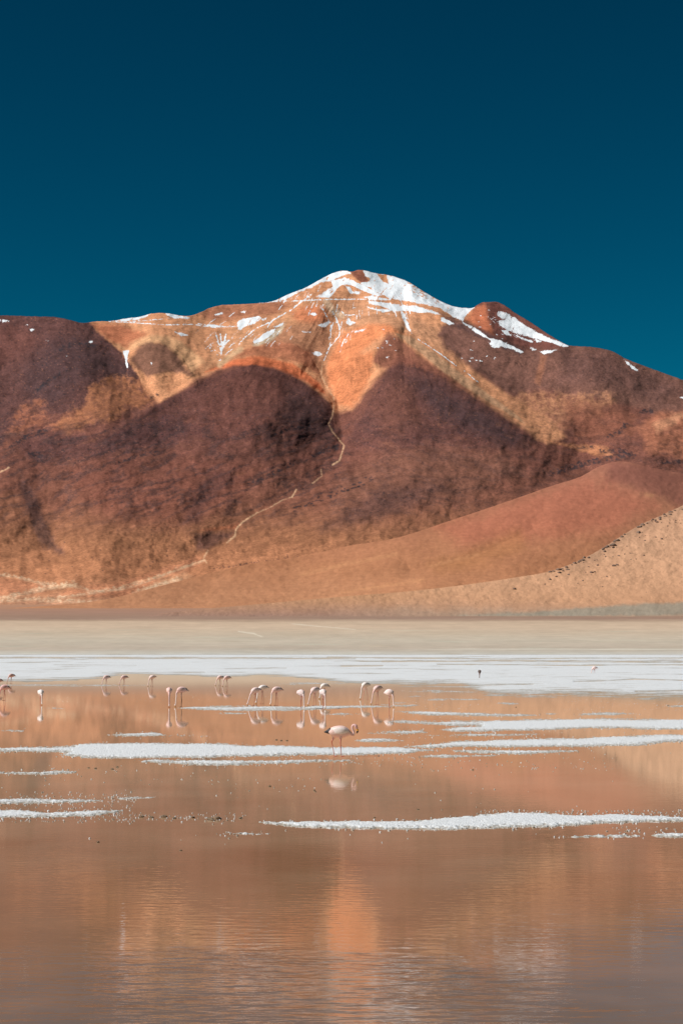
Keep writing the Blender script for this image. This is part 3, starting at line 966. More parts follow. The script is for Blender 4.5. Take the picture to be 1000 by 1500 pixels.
BARS = [
    # outline, label, thickness, cell, broken
    ([(0 - 60, 1097), (0, 1096), (60, 1094), (105, 1093), (118, 1089.5), (180, 1088), (250, 1089), (330, 1089.5), (370, 1092), (390, 1091.5), (440, 1092.5), (520, 1095), (580, 1094), (640, 1099), (600, 1104), (540, 1105), (440, 1107), (330, 1109), (200, 1111), (130, 1111), (85, 1107), (100, 1102), (50, 1101.5), (0, 1101), (-60, 1102)], 'long white salt bar running from the left edge to behind the nearest flamingo legs', .05, (.8, .3), 0, 1),
    ([(205, 1116), (228, 1112.5), (300, 1113), (380, 1114.5), (440, 1113.5), (500, 1112), (545, 1112.5), (500, 1116), (420, 1118.5), (320, 1121), (250, 1120)], 'narrow salt bar just in front of the nearest flamingo, close below the long bar', .05, (.8, .3), 0, 2),
    ([(148, 1076.5), (175, 1074), (225, 1072.5), (245, 1076), (310, 1078.5), (240, 1079), (170, 1079)], 'small tapering salt bar left of the nearest flamingo, above the long bar', .045, (.7, .25), .1, 3),
    ([(-20, 1131), (0, 1130), (60, 1131), (85, 1128), (118, 1129), (112, 1133), (60, 1135), (0, 1134), (-20, 1135)], 'short grey edged salt bar below the long bar at the left edge', .05, (.7, .28), .1, 4),
    ([(-30, 1171), (40, 1170), (100, 1171), (155, 1172), (150, 1175), (80, 1176.5), (0, 1177), (-30, 1178)], 'thin salt bar at the left edge, upper of the two broken ones near the front', .05, (.8, .35), -.1, 5),
    ([(-30, 1186), (30, 1187), (70, 1190), (130, 1188), (185, 1187), (150, 1193), (90, 1196), (30, 1198), (-30, 1200)], 'crumbling salt bar at the left edge, nearest to the viewer on that side', .05, (.8, .35), .0, 6),
    ([(160, 1170), (190, 1167), (235, 1166.5), (220, 1170), (180, 1172)], 'faint sliver of salt beside the thin broken bar on the left', .04, (.8, .35), .1, 7),
    ([(378, 1204.5), (430, 1205), (520, 1203), (590, 1203), (640, 1199), (690, 1196), (740, 1190.5), (800, 1191), (860, 1195), (900, 1193), (1000, 1198), (1040, 1199), (1040, 1204), (940, 1205), (860, 1207), (800, 1212), (720, 1214), (640, 1215), (560, 1216), (480, 1214), (420, 1210)], 'thick rough salt bar alone in the right foreground, nearest to the viewer', .065, (.9, .4), .05, 8),
    ([(810, 1226), (860, 1224), (900, 1222), (942, 1223), (938, 1226), (880, 1227), (830, 1227.5)], 'string of salt clods below the thick foreground bar on the right', .05, (.9, .4), .1, 9),
    ([(948, 1222), (975, 1221), (1030, 1221), (1030, 1227), (980, 1227), (950, 1226)], 'clump of salt clods at the right edge below the thick foreground bar', .06, (.9, .4), .15, 10),
    ([(318, 1221), (330, 1219), (360, 1219), (398, 1220), (395, 1223), (350, 1223), (325, 1222.5)], 'small row of salt clods below and left of the thick foreground bar', .045, (.9, .4), .3, 11),
    ([(262, 1037), (290, 1034.5), (350, 1034), (420, 1035), (500, 1033.5), (560, 1033), (612, 1032.5), (600, 1035), (520, 1037), (450, 1040), (360, 1041.5), (290, 1040)], 'thin salt bar under the feeding group of flamingos in the middle', .05, (.7, .2), 0, 12),
    ([(308, 1044), (330, 1043), (365, 1044), (350, 1046), (320, 1045.5)], 'sliver of salt just below the left half of the bar under the feeding group', .04, (.7, .2), .1, 13),
    ([(478, 1046), (500, 1044.5), (540, 1046), (520, 1047.5), (490, 1047.5)], 'small salt sliver between the nearest flamingo and the feeding group', .04, (.7, .2), .1, 14),
    ([(575, 1043), (620, 1041), (660, 1042.5), (720, 1045), (790, 1046.5), (780, 1049.5), (700, 1049), (640, 1048), (600, 1046)], 'salt bar right of the feeding group, above the broad bar', .05, (.8, .22), .05, 15),
    ([(565, 1058), (590, 1055.5), (650, 1057), (720, 1055), (800, 1053), (900, 1053), (1060, 1053), (1060, 1068), (950, 1069), (850, 1067), (760, 1071), (660, 1072), (640, 1068), (700, 1063), (620, 1061)], 'broadest salt bar, running out to the right edge right of the nearest flamingo', .05, (.9, .25), 0, 16),
    ([(540, 1074), (575, 1071), (620, 1069), (625, 1073), (590, 1076)], 'small salt bar between the bill of the nearest flamingo and the broadest bar', .045, (.8, .25), .05, 33),
    ([(625, 1077), (690, 1075), (795, 1074), (790, 1077), (700, 1079)], 'thin salt streak directly under the left part of the broadest bar', .04, (.8, .25), .1, 34),
    ([(655, 1100), (720, 1098), (850, 1099), (840, 1102), (760, 1105), (690, 1104)], 'low salt strip just below the long right hand bar', .045, (.9, .27), .05, 35),
    ([(835, 1046), (860, 1043.5), (910, 1043.5), (940, 1046), (900, 1048), (850, 1048.5)], 'small salt bar just above the broadest bar on the right', .04, (.8, .22), .15, 17),
    ([(590, 1094), (670, 1086), (750, 1082.5), (850, 1081), (900, 1078), (1000, 1076), (1060, 1076), (1060, 1085), (970, 1088), (930, 1092), (850, 1094), (760, 1095), (680, 1094), (630, 1096)], 'long salt bar right of the nearest flamingo, second below the broad one', .05, (.9, .27), 0, 18),
    ([(518, 1085), (545, 1081.5), (580, 1082.5), (592, 1085), (560, 1087), (530, 1087)], 'small salt patch right beside the bill of the nearest flamingo', .045, (.7, .25), .05, 19),
    ([(600, 1108), (655, 1105.5), (730, 1106), (725, 1108.5), (650, 1110)], 'thin grey fringe of salt below the long right hand bar', .035, (.8, .3), .15, 20),
    ([(0, 1070), (20, 1068), (42, 1069.5), (30, 1072), (5, 1072)], 'tiny salt patch at the left edge above the long bar', .035, (.7, .25), .2, 21),
    ([(65, 1037), (80, 1036.5), (92, 1038), (78, 1039)], 'tiny salt speck right of the white flamingo near the left edge', .03, (.6, .2), .1, 22),
    ([(610, 1024), (640, 1023), (712, 1024), (690, 1026), (640, 1026)], 'short salt sliver under the far salt flat right of the feeding group', .04, (.7, .18), .1, 23),
    ([(720, 1030.5), (740, 1029), (760, 1031), (745, 1032.5)], 'lone small salt patch on the bare mud right of the middle', .04, (.7, .18), .1, 24),
    ([(790, 1046.5), (800, 1044), (816, 1045), (808, 1047.5)], 'tiny salt patch between two bars on the right', .035, (.7, .2), .1, 25),
    ([(590, 1020), (610, 1018.5), (620, 1020), (605, 1021.5)], 'tiny salt speck right beside the rightmost flamingo of the feeding group', .035, (.6, .18), .1, 26),
    ([(632, 1014), (642, 1012), (650, 1014), (640, 1015.5)], 'tiny salt speck touching the lower edge of the far salt flat', .03, (.6, .18), .1, 27),
    ([(-40, 1003), (40, 1002.3), (110, 1002.5), (175, 1003), (222, 1004), (160, 1005.2), (60, 1005), (-40, 1005)], 'thin cream salt line under the far flamingos on the left', .035, (.8, .16), .05, 28),
    ([(400, 1000.5), (440, 999), (520, 1000), (500, 1002.5), (430, 1003)], 'pale salt streak under the far salt flat left of the feeding group', .035, (.8, .16), .15, 29),
    ([(560, 1029), (590, 1028), (612, 1029.5), (590, 1031)], 'thin salt streak right beside the standing legs of the feeding group', .035, (.7, .18), .1, 30),
    ([(955, 1034), (990, 1033), (1030, 1033), (1030, 1036), (985, 1036)], 'small salt streak at the right edge above the broadest bar', .04, (.7, .18), .2, 31),
    ([(585, 1012), (640, 1010), (700, 1013), (690, 1015), (620, 1014)], 'narrow salt sliver just off the lower edge of the far salt flat', .035, (.7, .18), .15, 32),
]
for out, lab, th, cell, br, sd in BARS:
    salt_bar(out, lab, th * (.62 if out[0][1] < 1150 else .5), 1.15, cell, 1.0, sd, br)


def lump(rng, r, squash=.7):
    """Vertices and faces of one small irregular lump."""
    bm = bmesh.new()
    bmesh.ops.create_icosphere(bm, subdivisions=1, radius=1)
    s = rng.uniform(.75, 1.25, 3) * r
    for v in bm.verts:
        v.co = Vector((v.co.x * s[0], v.co.y * s[1], v.co.z * s[2] * squash)) * rng.uniform(.75, 1.2)
    V = [tuple(v.co) for v in bm.verts]
    Fc = [tuple(x.index for x in f.verts) for f in bm.faces]
    bm.free()
    return V, Fc


def build_crumbs():
    """Loose crumbs of salt and mud lying along the bars: nobody could count them."""
    rng = np.random.default_rng(3)
    variants = [lump(rng, 1.0) for k in range(8)]
    V, Fc, A = [], [], []

    def put(px, py, r, white):
        X, Y = on_water(px, py)
        v, f = variants[rng.integers(8)]
        b = len(V)
        a = rng.uniform(0, 6.28)
        ca, sa = math.cos(a), math.sin(a)
        for p in v:
            V.append((X + r * (p[0] * ca - p[1] * sa), Y + r * (p[0] * sa + p[1] * ca), r * (p[2] + .25)))
            A.append(white)
        Fc.extend([tuple(b + i for i in q) for q in f])
    for out, s in SALT_SPOTS:
        n = len(out)
        L = sum(math.dist(out[i], out[(i + 1) % n]) for i in range(n))
        for k in range(int(L * .35)):
            i = rng.integers(n)
            t = rng.uniform()
            p, q = out[i], out[(i + 1) % n]
            if math.dist(p, q) < rng.uniform(0, 160):
                continue
            x = p[0] + (q[0] - p[0]) * t + rng.normal(0, 3)
            y = p[1] + (q[1] - p[1]) * t + rng.normal(0, 1.0) * min(1.6, s / 40)
            if y > 955:
                put(x, y, rng.uniform(.008, .026), rng.uniform(.0, .6))
    fields = [(0, 200, 1160, 1205, 320), (100, 360, 1190, 1204, 130), (300, 480, 1140, 1160, 25), (600, 900, 1108, 1130, 90), (880, 1000, 1210, 1222, 40), (700, 1000, 1186, 1203, 320), (0, 300, 1015, 1030, 50),
              (820, 1000, 1022, 1042, 150), (590, 720, 1012, 1040, 100), (150, 420, 1018, 1028, 40), (500, 620, 1108, 1122, 60), (0, 900, 1120, 1240, 70), (560, 1000, 1050, 1105, 260), (60, 330, 1118, 1150, 40)]
    for x0, x1, y0, y1, n in fields:
        for k in range(n):
            put(rng.uniform(x0, x1), rng.uniform(y0, y1), rng.uniform(.007, .02), rng.uniform(0, .45))
    me = bpy.data.meshes.new('salt_crumbs')
    me.from_pydata(V, [], Fc)
    me.attributes.new('crust', 'FLOAT', 'POINT').data.foreach_set('value', np.array(A, np.float32))
    o = link('salt_crumbs', me, M_salt)
    o['kind'] = 'stuff'


build_crumbs()

# ------------------------------------------------------------------ boulders


def stone_material(name, a, b):
    t = NT(name)
    co = t.coord()
    n = t.noise(co, 3.0, 6, .65)
    t.set(Base_Color=t.mix(t.ramp(n, .35, .65), rgba(a), rgba(b)), Roughness=.9, Normal=t.bump(n, .8, .15))
    return t.m


M_stone = stone_material('dark volcanic stone', (104, 82, 72), (146, 118, 100))
M_mud = stone_material('dry mud clod', (140, 110, 84), (196, 172, 142))


def stone_mesh(name, seed, mat):
    rng = np.random.default_rng(seed)
    bm = bmesh.new()
    bmesh.ops.create_icosphere(bm, subdivisions=2, radius=1)
    for k in range(9):               # knock flat faces off it
        n = Vector(rng.normal(0, 1, 3)).normalized()
        d = rng.uniform(.55, .85)
        for v in bm.verts:
            e = v.co.dot(n) - d
            if e > 0:
                v.co -= n * e * .9
    for v in bm.verts:
        v.co *= rng.uniform(.93, 1.07)
        v.co.z *= .75
    me = bpy.data.meshes.new(name)
    bm.to_mesh(me)
    bm.free()
    me.materials.append(mat)
    return me


def build_boulders():
    rng = np.random.default_rng(12)
    meshes = [stone_mesh('boulder', 300 + k, M_stone) for k in range(5)]
    spots = []
    for k in range(64):              # along the brow of the slope
        x = rng.uniform(803, 1000)
        spots.append((x, float(SLOPE_TOP(np.array(x))) + abs(rng.normal(0, 5)) * rng.uniform(.2, 1.2) + .6, rng.uniform(.5, 1.3) * (1.5 if rng.uniform() < .15 else 1)))
    for k in range(46):
        x = rng.uniform(840, 1000)
        y = float(SLOPE_TOP(np.array(x))) + rng.uniform(5, 60)
        if y < 862:
            spots.append((x, y, rng.uniform(.35, .9)))
    for k in range(60):              # scattered over the open slope
        x = rng.uniform(700, 1000)
        y = float(SLOPE_TOP(np.array(x))) + rng.uniform(3, 110)
        if y < 884:
            spots.append((x, y, rng.uniform(.18, .5)))
    spots += [(898, 829, 1.5), (903, 828, 1.2), (870, 838, 1.0), (866, 839, 1.3), (753, 863, 1.2), (832, 842, 1.0), (805, 838, 1.4), (904, 792, 1.6), (940, 769, 1.7), (855, 817, 1.4)]
    for x, y, r in spots:
        Y = float(slope_depth(np.array([x]), np.array([y]))[0])
        X, Yw, Z = at_depth(x, y, Y)
        o = bpy.data.objects.new('boulder', meshes[rng.integers(5)])
        COL.objects.link(o)
        o.location = (float(X), float(Yw), float(Z) + r * .15)
        o.scale = (r * rng.uniform(.9, 1.5), r, r * rng.uniform(.7, 1.0))
        o.rotation_euler = (0, 0, rng.uniform(0, 6.28))
        tag(o, 'small dark stone lying on the tan slope at the right', 'boulder', 'stones on the tan slope')


build_boulders()


def build_clods():
    rng = np.random.default_rng(5)
    meshes = [stone_mesh('mud_clod', 400 + k, M_mud) for k in range(4)]
    for x, y, r in [(207, 1197, .05), (222, 1198, .06), (240, 1197, .07), (255, 1199, .05), (283, 1198, .05), (308, 1201, .07), (318, 1200, .09), (312, 1202, .05), (352, 1199, .05), (548, 1198, .03), (692, 1128, .04),
                    (612, 1186, .03), (460, 1158, .04), (462, 1160, .03), (395, 1152, .04), (755, 1036, .05), (978, 1034, .07), (140, 1126, .05), (165, 1127, .05), (172, 1124, .05), (130, 1125, .04), (405, 1084, .05), (412, 1085, .05), (420, 1085, .05), (265, 1246, .03), (144, 1234, .03)]:
        X, Y = on_water(x, y)
        o = bpy.data.objects.new('mud_clod', meshes[rng.integers(4)])
        COL.objects.link(o)
        o.location = (float(X), float(Y), r * .2)
        r *= .7
        o.scale = (r * rng.uniform(1, 1.6), r * 1.2, r * .8)
        o.rotation_euler = (0, 0, rng.uniform(0, 6.28))
        tag(o, 'small brown clod of mud poking out of the shallow water', 'mud clod', 'mud clods in the shallow water')


build_clods()

# ------------------------------------------------------------------ flamingos


def plumage_material(name, rough=.8):
    t = NT(name)
    a = t.attr('albedo').outputs['Color']
    co = t.coord((1, 1, 1))
    n = t.noise(t.coord((18, 18, 40)), 1.0, 5, .6)
    c = t.mix(t.ramp(n, .35, .65, 0, .15), a, (.9, .6, .55, 1), 'MULTIPLY')
    t.set(Base_Color=c, Roughness=rough, Normal=t.bump(n, .4, .012))
    t.p.inputs['Specular IOR Level'].default_value = .2
    return t.m


M_plume = plumage_material('pink plumage')
M_black = NT('black flight feathers').set(Base_Color=(.018, .015, .018, 1), Roughness=.6).m


def bill_material():
    t = NT('yellow bill with black tip')
    z = t.attr('tip').outputs['Fac']
    t.set(Base_Color=t.mix(t.ramp(z, .42, .52), rgba((238, 176, 60)), (.012, .011, .012, 1)), Roughness=.4)
    return t.m


M_bill = bill_material()
M_eye = NT('dark eye').set(Base_Color=(.05, .008, .006, 1), Roughness=.15).m


def catmull(pts, n):
    P = np.array(pts, float)
    P = np.vstack([2 * P[0] - P[1], P, 2 * P[-1] - P[-2]])
    out = []
    for i in range(1, len(P) - 2):
        for k in range(n):
            t = k / n
            a, b, c, d = P[i - 1], P[i], P[i + 1], P[i + 2]
            out.append(.5 * ((2 * b) + (c - a) * t + (2 * a - 5 * b + 4 * c - d) * t * t + (3 * b - a - 3 * c + d) * t ** 3))
    out.append(P[-2])
    return np.array(out)


def tube(bm, pts, seg=14, n=4):
    """pts rows: x, y, z, radius, width factor (sideways). Closed tube."""
    Q = catmull(pts, n)
    Q[:, 3] = np.maximum(Q[:, 3], .003)
    rings = []
    for i in range(len(Q)):
        t = Q[min(i + 1, len(Q) - 1), :3] - Q[max(i - 1, 0), :3]
        t = Vector(t).normalized()
        side = Vector((0, 1, 0))
        side = (side - t * side.dot(t)).normalized()
        up = t.cross(side).normalized()
        ring = []
        for k in range(seg):
            a = 2 * math.pi * k / seg
            p = Vector(Q[i, :3]) + side * math.cos(a) * Q[i, 3] * Q[i, 4] + up * math.sin(a) * Q[i, 3]
            ring.append(bm.verts.new(p))
        rings.append(ring)
    for i in range(len(rings) - 1):
        for k in range(seg):
            bm.faces.new((rings[i][k], rings[i][(k + 1) % seg], rings[i + 1][(k + 1) % seg], rings[i + 1][k]))
    bm.faces.new(rings[0][::-1])
    bm.faces.new(rings[-1])
    return Q


def set_albedo(me, cols):
    v = np.concatenate([cols, np.ones((len(cols), 1))], 1).astype(np.float32)
    me.attributes.new('albedo', 'FLOAT_COLOR', 'POINT').data.foreach_set('color', v.reshape(-1))


def fuse(bm, voxel):
    """Union of closed tubes as one continuous skin."""
    me = bpy.data.meshes.new('tmp')
    bmesh.ops.recalc_face_normals(bm, faces=bm.faces)
    bm.to_mesh(me)
    bm.free()
    o = bpy.data.objects.new('tmp', me)
    COL.objects.link(o)
    m = o.modifiers.new('r', 'REMESH')
    m.mode = 'VOXEL'
    m.voxel_size = voxel
    m2 = o.modifiers.new('s', 'SMOOTH')
    m2.factor = .5
    m2.iterations = 3
    dg = bpy.context.evaluated_depsgraph_get()
    res = bpy.data.meshes.new_from_object(o.evaluated_get(dg))
    bpy.data.objects.remove(o)
    bpy.data.meshes.remove(me)
    res.polygons.foreach_set('use_smooth', np.ones(len(res.polygons), bool))
    return res


BODY = (244, 222, 214)
PALE = (248, 240, 236)
PINK = (226, 158, 146)
LEG = (176, 92, 80)


def flamingo(x, y, facing, label, spine, neck, legs, bill, size=1.0, tint=BODY, neck_tint=None, leg_tint=LEG, wing_tint=None, dark_tail=True, voxel=.008, wings=True, group='flamingos feeding in the lagoon', eye=None, dusk=0.0):
    """spine, neck, legs, bill: rows in metres, bird facing +X; facing: heading in degrees (0 = right, 180 = left, 270 = towards the viewer)."""
    neck_tint = neck_tint or tint
    bm = bmesh.new()
    segs = []

    def add(pts, c0, c1, seg=14):
        pts = [tuple(p) if len(p) == 5 else tuple(p) + (1.0,) for p in pts]
        Q = tube(bm, pts, seg)
        segs.append((Q, lin(c0), lin(c1)))
    add(spine, tint, tint, 18)
    add(neck, tint, neck_tint)
    for lg in legs:
        add(lg, tint if lg[0][3] > .03 else leg_tint, leg_tint, 8)
        fx, fy, fz = lg[-1][:3]
        for a in (-.5, 0, .5):       # webbed foot: three toes
            add([(fx, fy, fz + .006, .009), (fx + .05 * math.cos(a), fy + .05 * math.sin(a), fz + .004, .008), (fx + .095 * math.cos(a), fy + .095 * math.sin(a), fz, .005)], leg_tint, leg_tint, 6)
        add([(fx, fy, fz + .004, .008, 2.5), (fx + .04, fy, fz + .002, .005, 6.0), (fx + .075, fy, fz, .003, 12.0)], leg_tint, leg_tint, 8)
    me = fuse(bm, voxel)
    co = np.zeros(len(me.vertices) * 3, np.float32)
    me.vertices.foreach_get('co', co)
    co = co.reshape(-1, 3)
    best = np.full(len(co), 1e9)
    colr = np.zeros((len(co), 3))
    for Q, c0, c1 in segs:
        for i in range(len(Q)):
            d = np.linalg.norm(co - Q[i, :3], axis=1) / (Q[i, 3] * max(1, .5 + .5 * Q[i, 4]))
            m = d < best
            best[m] = d[m]
            t = min(1, i / (len(Q) - 1) * (3 if Q[0, 3] > .03 and len(Q) < 30 else 1))
            colr[m] = c0 + (c1 - c0) * t
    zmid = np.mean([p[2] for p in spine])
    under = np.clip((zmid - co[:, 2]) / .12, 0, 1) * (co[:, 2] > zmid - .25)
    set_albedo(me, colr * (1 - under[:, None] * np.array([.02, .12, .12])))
    root = link('flamingo', me, M_plume)
    k = root
    # folded wings
    if wings:
        wt = lin(wing_tint or tint)
        for sgn in (-1, 1):
            bmw = bmesh.new()
            S = np.array([tuple(p) if len(p) == 5 else tuple(p) + (1.0,) for p in spine])
            row = []
            for i in range(len(S)):
                r = S[i, 3]
                w = [0.35, .75, .62, .55, .42, .2][min(5, int(round(i / (len(S) - 1) * 5)))]
                row.append((S[i, 0] + (.09 * (1 - i / (len(S) - 1)) if dark_tail else -.01), sgn * (r * S[i, 4] * .82 + .004), S[i, 2] + r * .16, max(.01, r * w * 1.05), .34))
            Q = tube(bmw, row, 12, 4)
            wm = bpy.data.meshes.new('wing')
            bmesh.ops.recalc_face_normals(bmw, faces=bmw.faces)
            bmw.to_mesh(wm)
            bmw.free()
            wm.polygons.foreach_set('use_smooth', np.ones(len(wm.polygons), bool))
            cw = np.zeros(len(wm.vertices) * 3, np.float32)
            wm.vertices.foreach_get('co', cw)
            cw = cw.reshape(-1, 3)
            x0, x1 = S[:, 0].min(), S[:, 0].max()
            g = np.clip((cw[:, 0] - x0) / (x1 - x0), 0, 1)
            n = fbm(cw[:, 0] * 22, cw[:, 2] * 60, 7, 3)
            col = wt[None, :] * (1 + .12 * n[:, None])
            dk = np.clip(dusk * (1.0 - g * .8) + .15 * dusk * n, 0, 1)[:, None]
            col = col * (1 - dk) + lin((96, 66, 66))[None, :] * dk
            set_albedo(wm, col)
            link('wing', wm, M_plume, k)
    if dark_tail:
        p, q, r3 = np.array(spine[0][:3]), np.array(spine[1][:3]), spine[1][3] * (1 if eye else .78)
        u = (p - q) / np.linalg.norm(p - q)
        bmt = bmesh.new()
        for sgn in (-1, 0, 1):
            s = q - u * .06
            e = p + u * .02
            o = sgn * r3 * .5
            tube(bmt, [(s[0] - u[0] * .03, o, s[2] + r3 * .2, r3 * 1.1, .6), (s[0], o, s[2] + r3 * .2, r3 * 1.75, .62), (q[0], o, q[2] + r3 * .12, r3 * 1.2, .62), ((q[0] + e[0]) / 2, o * .7, (q[2] + e[2]) / 2 + r3 * .1, r3 * .7, .6), (e[0], sgn * .012, e[2] + .004, .008, .9)], 12, 4)
        tm = bpy.data.meshes.new('flight_feathers')
        bmesh.ops.recalc_face_normals(bmt, faces=bmt.faces)
        bmt.to_mesh(tm)
        bmt.free()
        link('flight_feathers', tm, M_black, k)
    if bill:
        bmb = bmesh.new()
        Q = tube(bmb, [tuple(p) if len(p) == 5 else tuple(p) + (.8,) for p in bill], 10, 4)
        bme = bpy.data.meshes.new('bill')
        bmesh.ops.recalc_face_normals(bmb, faces=bmb.faces)
        bmb.to_mesh(bme)
        bmb.free()
        bme.attributes.new('tip', 'FLOAT', 'POINT').data.foreach_set('value', np.repeat(np.linspace(0, 1, len(Q)), 10).astype(np.float32))
        bme.polygons.foreach_set('use_smooth', np.ones(len(bme.polygons), bool))
        link('bill', bme, M_bill, k)
    if eye:
        for sgn in (-1, 1):
            be = bmesh.new()
            bmesh.ops.create_uvsphere(be, u_segments=10, v_segments=8, radius=.006, matrix=Matrix.Translation((eye[0], sgn * eye[1], eye[2])))
            em = bpy.data.meshes.new('eye')
            be.to_mesh(em)
            be.free()
            link('eye', em, M_eye, k)
    X, Y = on_water(x, y)
    root.location = (float(X), float(Y), 0)
    root.rotation_euler = (0, 0, math.radians(facing))
    root.scale = (size,) * 3
    tag(root, label, 'flamingo', group)
    return root


def feeding(x, y, facing, label, h=.72, lean=.0, reach=.28, pitch=0.0, stride=.05, plump=1.0, touch=0.0, **kw):
    """A bird wading with its neck down and its bill in the water. h: height of the back's axis."""
    p = plump * 1.08
    soft = lambda c, k=.5: tuple(a + (b - a) * k for a, b in zip(c, (250, 236, 230)))
    if kw['tint'][0] > 190:
        kw['tint'] = soft(kw['tint'])
        if kw.get('neck_tint'):
            kw['neck_tint'] = soft(kw['neck_tint'])
    spine = [(-.34, 0, h - .03 + pitch * .9, .016, 1.6), (-.25, 0, h + .0 + pitch * .6, .062, 1.15), (-.12, 0, h + .02 + pitch * .3, .118 * p, .95), (.02, 0, h + .015, .138 * p, .92), (.13, 0, h - .02 - pitch * .2, .112 * p, .9), (.20, 0, h - .065 - pitch * .3, .062, .9)]
    nx, nz = .15, h - .04 - pitch * .25
    neck = [(nx - .03, 0, nz + .01, .075), (nx + .05, 0, nz - .06, .058), (nx + .095 + lean * .2, .0, nz - .15, .036), (nx + .10 + lean * .5, 0, nz - .27, .028), (reach + lean * .85, .0, .22, .025), (reach + lean, 0, .14, .027), (reach + lean + .035, 0, .09 + touch, .036), (reach + lean + .03, 0, .055 + touch, .024)]
    bx = reach + lean
    bill = [(bx + .036, 0, .062 + touch, .020), (bx + .03, 0, .035 + touch, .019), (bx + .012, 0, .012 + touch, .015), (bx - .018, 0, -.004 + touch, .007)]
    legs = []
    for s, st in ((-1, stride), (1, -stride)):
        legs.append([(.0, s * .035, h - .08, .05), (.01 + st * .3, s * .036, h - .17, .022), (.0 + st * .5, s * .036, h * .48, .0115), (-.012 + st * .6, s * .036, h * .43, .0125), (.0 + st * .8, s * .036, h * .2, .0095), (st, s * .036, .004, .009)])
    return flamingo(x, y, facing, label, spine, neck, legs, bill, **kw)


def main_flamingo():
    q = lambda px, py: ((px - 498) / 55.2, (1108 - py) / 55.2)
    def R(px, py, r, w=1.0):
        a = q(px, py)
        return (a[0], 0.0, a[1], r, w)
    spine = [R(475.5, 1072.5, .012, 1.6), R(480.5, 1072, .05, 1.2), R(487, 1071.7, .125, .92), R(496, 1071.9, .163, .85), R(504, 1072.2, .152, .85), R(511, 1072.5, .085, .85)]
    neck = [R(507, 1072, .09), R(512, 1073.8, .062), R(515.2, 1076.2, .038), R(518, 1075.6, .031), R(517.6, 1071.5, .027), R(515.8, 1067.5, .026), R(516, 1063.8, .028), R(518.4, 1062.2, .034), R(520.8, 1063.6, .045), R(522.2, 1066.2, .036), R(522.7, 1067.8, .027)]
    bill = [R(522.6, 1067.4, .026, .75), R(523.6, 1069.6, .027, .7), R(523.4, 1072.2, .024, .6), R(522.0, 1074.4, .008, .6)]
    bill[0] = (bill[0][0], 0, bill[0][2], .026, .75)
    legs = [
        [(R(489, 1079, 0)[0], .05, R(0, 1079, 0)[2], .055, 1.0), (R(487.6, 1083, 0)[0], .05, R(0, 1083, 0)[2], .024, 1.0), (R(485.6, 1086.6, 0)[0], .05, R(0, 1086.6, 0)[2], .0145, 1.0), (R(485.8, 1088, 0)[0], .05, R(0, 1088, 0)[2], .014, 1.0), (R(488, 1098, 0)[0], .05, R(0, 1098, 0)[2], .0105, 1.0), (R(489.4, 1106.6, 0)[0], .05, R(0, 1107.8, 0)[2], .010, 1.0)],
        [(R(499, 1079, 0)[0], -.05, R(0, 1079, 0)[2], .055, 1.0), (R(498.6, 1083.5, 0)[0], -.05, R(0, 1083.5, 0)[2], .024, 1.0), (R(498.6, 1090.5, 0)[0], -.05, R(0, 1090.5, 0)[2], .0125, 1.0), (R(498.9, 1092.2, 0)[0], -.05, R(0, 1092.2, 0)[2], .0145, 1.0), (R(499.4, 1100, 0)[0], -.05, R(0, 1100, 0)[2], .0105, 1.0), (R(500, 1107.8, 0)[0], -.05, R(0, 1107.8, 0)[2], .010, 1.0)]]
    e = R(521.4, 1063.4, 0)
    flamingo(498, 1108, 0, 'nearest flamingo, white and pink with black tail and yellow bill, walking right with folded neck', spine, neck, legs, bill,
             tint=(247, 214, 204), neck_tint=(238, 188, 184), leg_tint=(190, 104, 84), wing_tint=(251, 236, 229), voxel=.006, group='flamingos feeding in the lagoon', eye=(e[0], .036, e[2]))


main_flamingo()
GREY = (206, 150, 142)
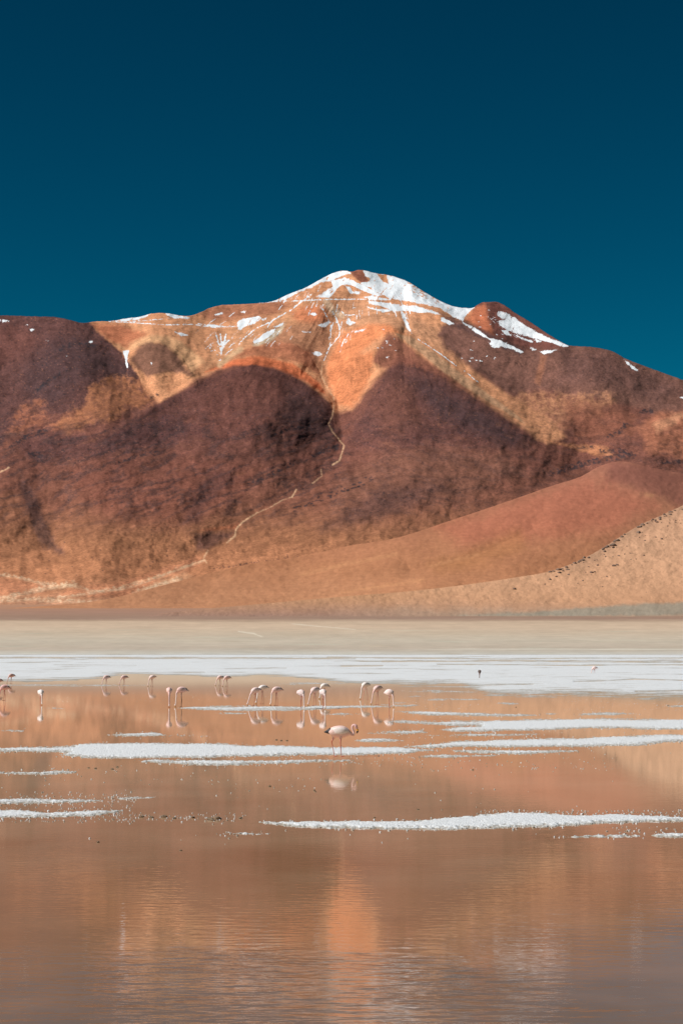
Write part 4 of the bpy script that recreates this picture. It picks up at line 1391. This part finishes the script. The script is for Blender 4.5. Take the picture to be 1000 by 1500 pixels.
# x, y of the feet, heading, label, options
FLOCK = [
    (17, 1001, 195, 'dusky pink flamingo far off at the upper left, standing before the white salt flat', dict(h=.62, tint=GREY, dusk=.8, lean=.04)),
    (-2, 1010, 200, 'flamingo almost wholly beyond the left edge, only its dark tail in view', dict(h=.60, tint=GREY, dusk=.6, lean=0)),
    (7, 1026, 185, 'deep pink flamingo cut by the left edge, dark tail to the right', dict(h=.70, tint=(226, 150, 146), dusk=.7, pitch=-.03)),
    (60, 1033, 292, 'white flamingo alone near the left edge, facing the viewer with its neck down', dict(h=.62, tint=PALE, dusk=.1, lean=-.05, dark_tail=False)),
    (156, 1004, 190, 'leftmost of two small dusky flamingos feeding on the thin cream salt line', dict(h=.62, tint=(226, 176, 166), dusk=.6, lean=.04)),
    (182, 1003.5, 188, 'right one of two small dusky flamingos feeding on the thin cream salt line', dict(h=.60, tint=(222, 168, 160), dusk=.7, lean=.05)),
    (223, 1005.5, 205, 'pale pink flamingo feeding alone at the end of the thin cream salt line', dict(h=.68, tint=(242, 206, 198), dusk=.05, pitch=.05, lean=.02, dark_tail=False)),
    (248, 1036, 275, 'rosy flamingo seen end on with a straight neck, left of the bird with dark legs', dict(h=.80, tint=(228, 166, 154), neck_tint=(240, 206, 196), dusk=.15, reach=.24, dark_tail=False)),
    (266, 1035.5, 186, 'pink flamingo with dark legs and dark tail at the left end of the thin bar', dict(h=.82, tint=(226, 166, 158), neck_tint=(246, 222, 214), dusk=.55, leg_tint=(70, 42, 40), pitch=-.02, stride=.01)),
    (322.5, 1004.5, 188, 'left one of the far pair of flamingos feeding close together', dict(h=.62, tint=(238, 194, 186), dusk=.4, lean=.05)),
    (332.5, 1005.5, 192, 'right one of the far pair of flamingos feeding close together', dict(h=.64, tint=(234, 186, 178), dusk=.4, lean=.02)),
    (374, 1033.5, 205, 'front bird of the overlapping pair of flamingos, grey winged with neck stretched left', dict(h=.74, tint=(238, 200, 194), dusk=.3, lean=.12, pitch=.05, stride=.06)),
    (384.5, 1031, 200, 'rear bird of the overlapping pair of flamingos, white with black tail', dict(h=.80, tint=PALE, dusk=.1, lean=.04, pitch=.04)),
    (405, 1033.5, 190, 'pink flamingo with dark grey wing, right beside the overlapping pair', dict(h=.78, tint=(232, 182, 174), dusk=.6, lean=.0, pitch=.01, neck_tint=(248, 226, 218))),
    (441, 1038, 305, 'flamingo on the thin bar with its neck straight down, leftmost of the middle four', dict(h=.74, tint=(240, 206, 200), dusk=.2, lean=-.05, dark_tail=False)),
    (461, 1033.5, 215, 'flamingo leaning left with its head at the water, behind the thin bar', dict(h=.76, tint=(236, 198, 192), dusk=.35, lean=.10, pitch=.06)),
    (475, 1024, 200, 'white flamingo with black tail standing behind another at the thin bar', dict(h=.72, tint=PALE, dusk=.05, pitch=-.03, lean=-.02)),
    (473, 1038, 295, 'pale flamingo on the thin bar directly in front of a white one', dict(h=.76, tint=(238, 216, 212), dusk=.15, lean=-.04, dark_tail=False)),
    (535, 1024.5, 215, 'white flamingo with long pink legs, behind the right end of the thin bar', dict(h=.80, tint=PALE, dusk=.2, lean=.05, stride=.16, leg_tint=(222, 140, 122))),
    (552.5, 1032, 215, 'pink flamingo leaning left at the right end of the thin bar', dict(h=.80, tint=(234, 184, 174), dusk=.4, lean=.08, pitch=.06)),
    (570, 1036, 320, 'plump pale flamingo facing the viewer, rightmost of the feeding group', dict(h=.70, tint=(244, 216, 210), dusk=.15, lean=-.03, plump=1.1)),
    (870, 986.5, 190, 'faint pink flamingo standing far off on the right part of the salt flat', dict(h=.50, tint=(244, 196, 186), dusk=0, size=1.2, voxel=.012, dark_tail=False)),
]
for x, y, f, lab, kw in FLOCK:
    kw.setdefault('voxel', .008)
    feeding(x, y, f, lab, **kw)
feeding(702, 994, 262, 'grey brown young flamingo alone on the white salt flat', h=.60, tint=(112, 92, 84), neck_tint=(140, 110, 96), leg_tint=(90, 74, 68), wing_tint=(96, 80, 76), dusk=.3, size=1.05, group='flamingos feeding in the lagoon')
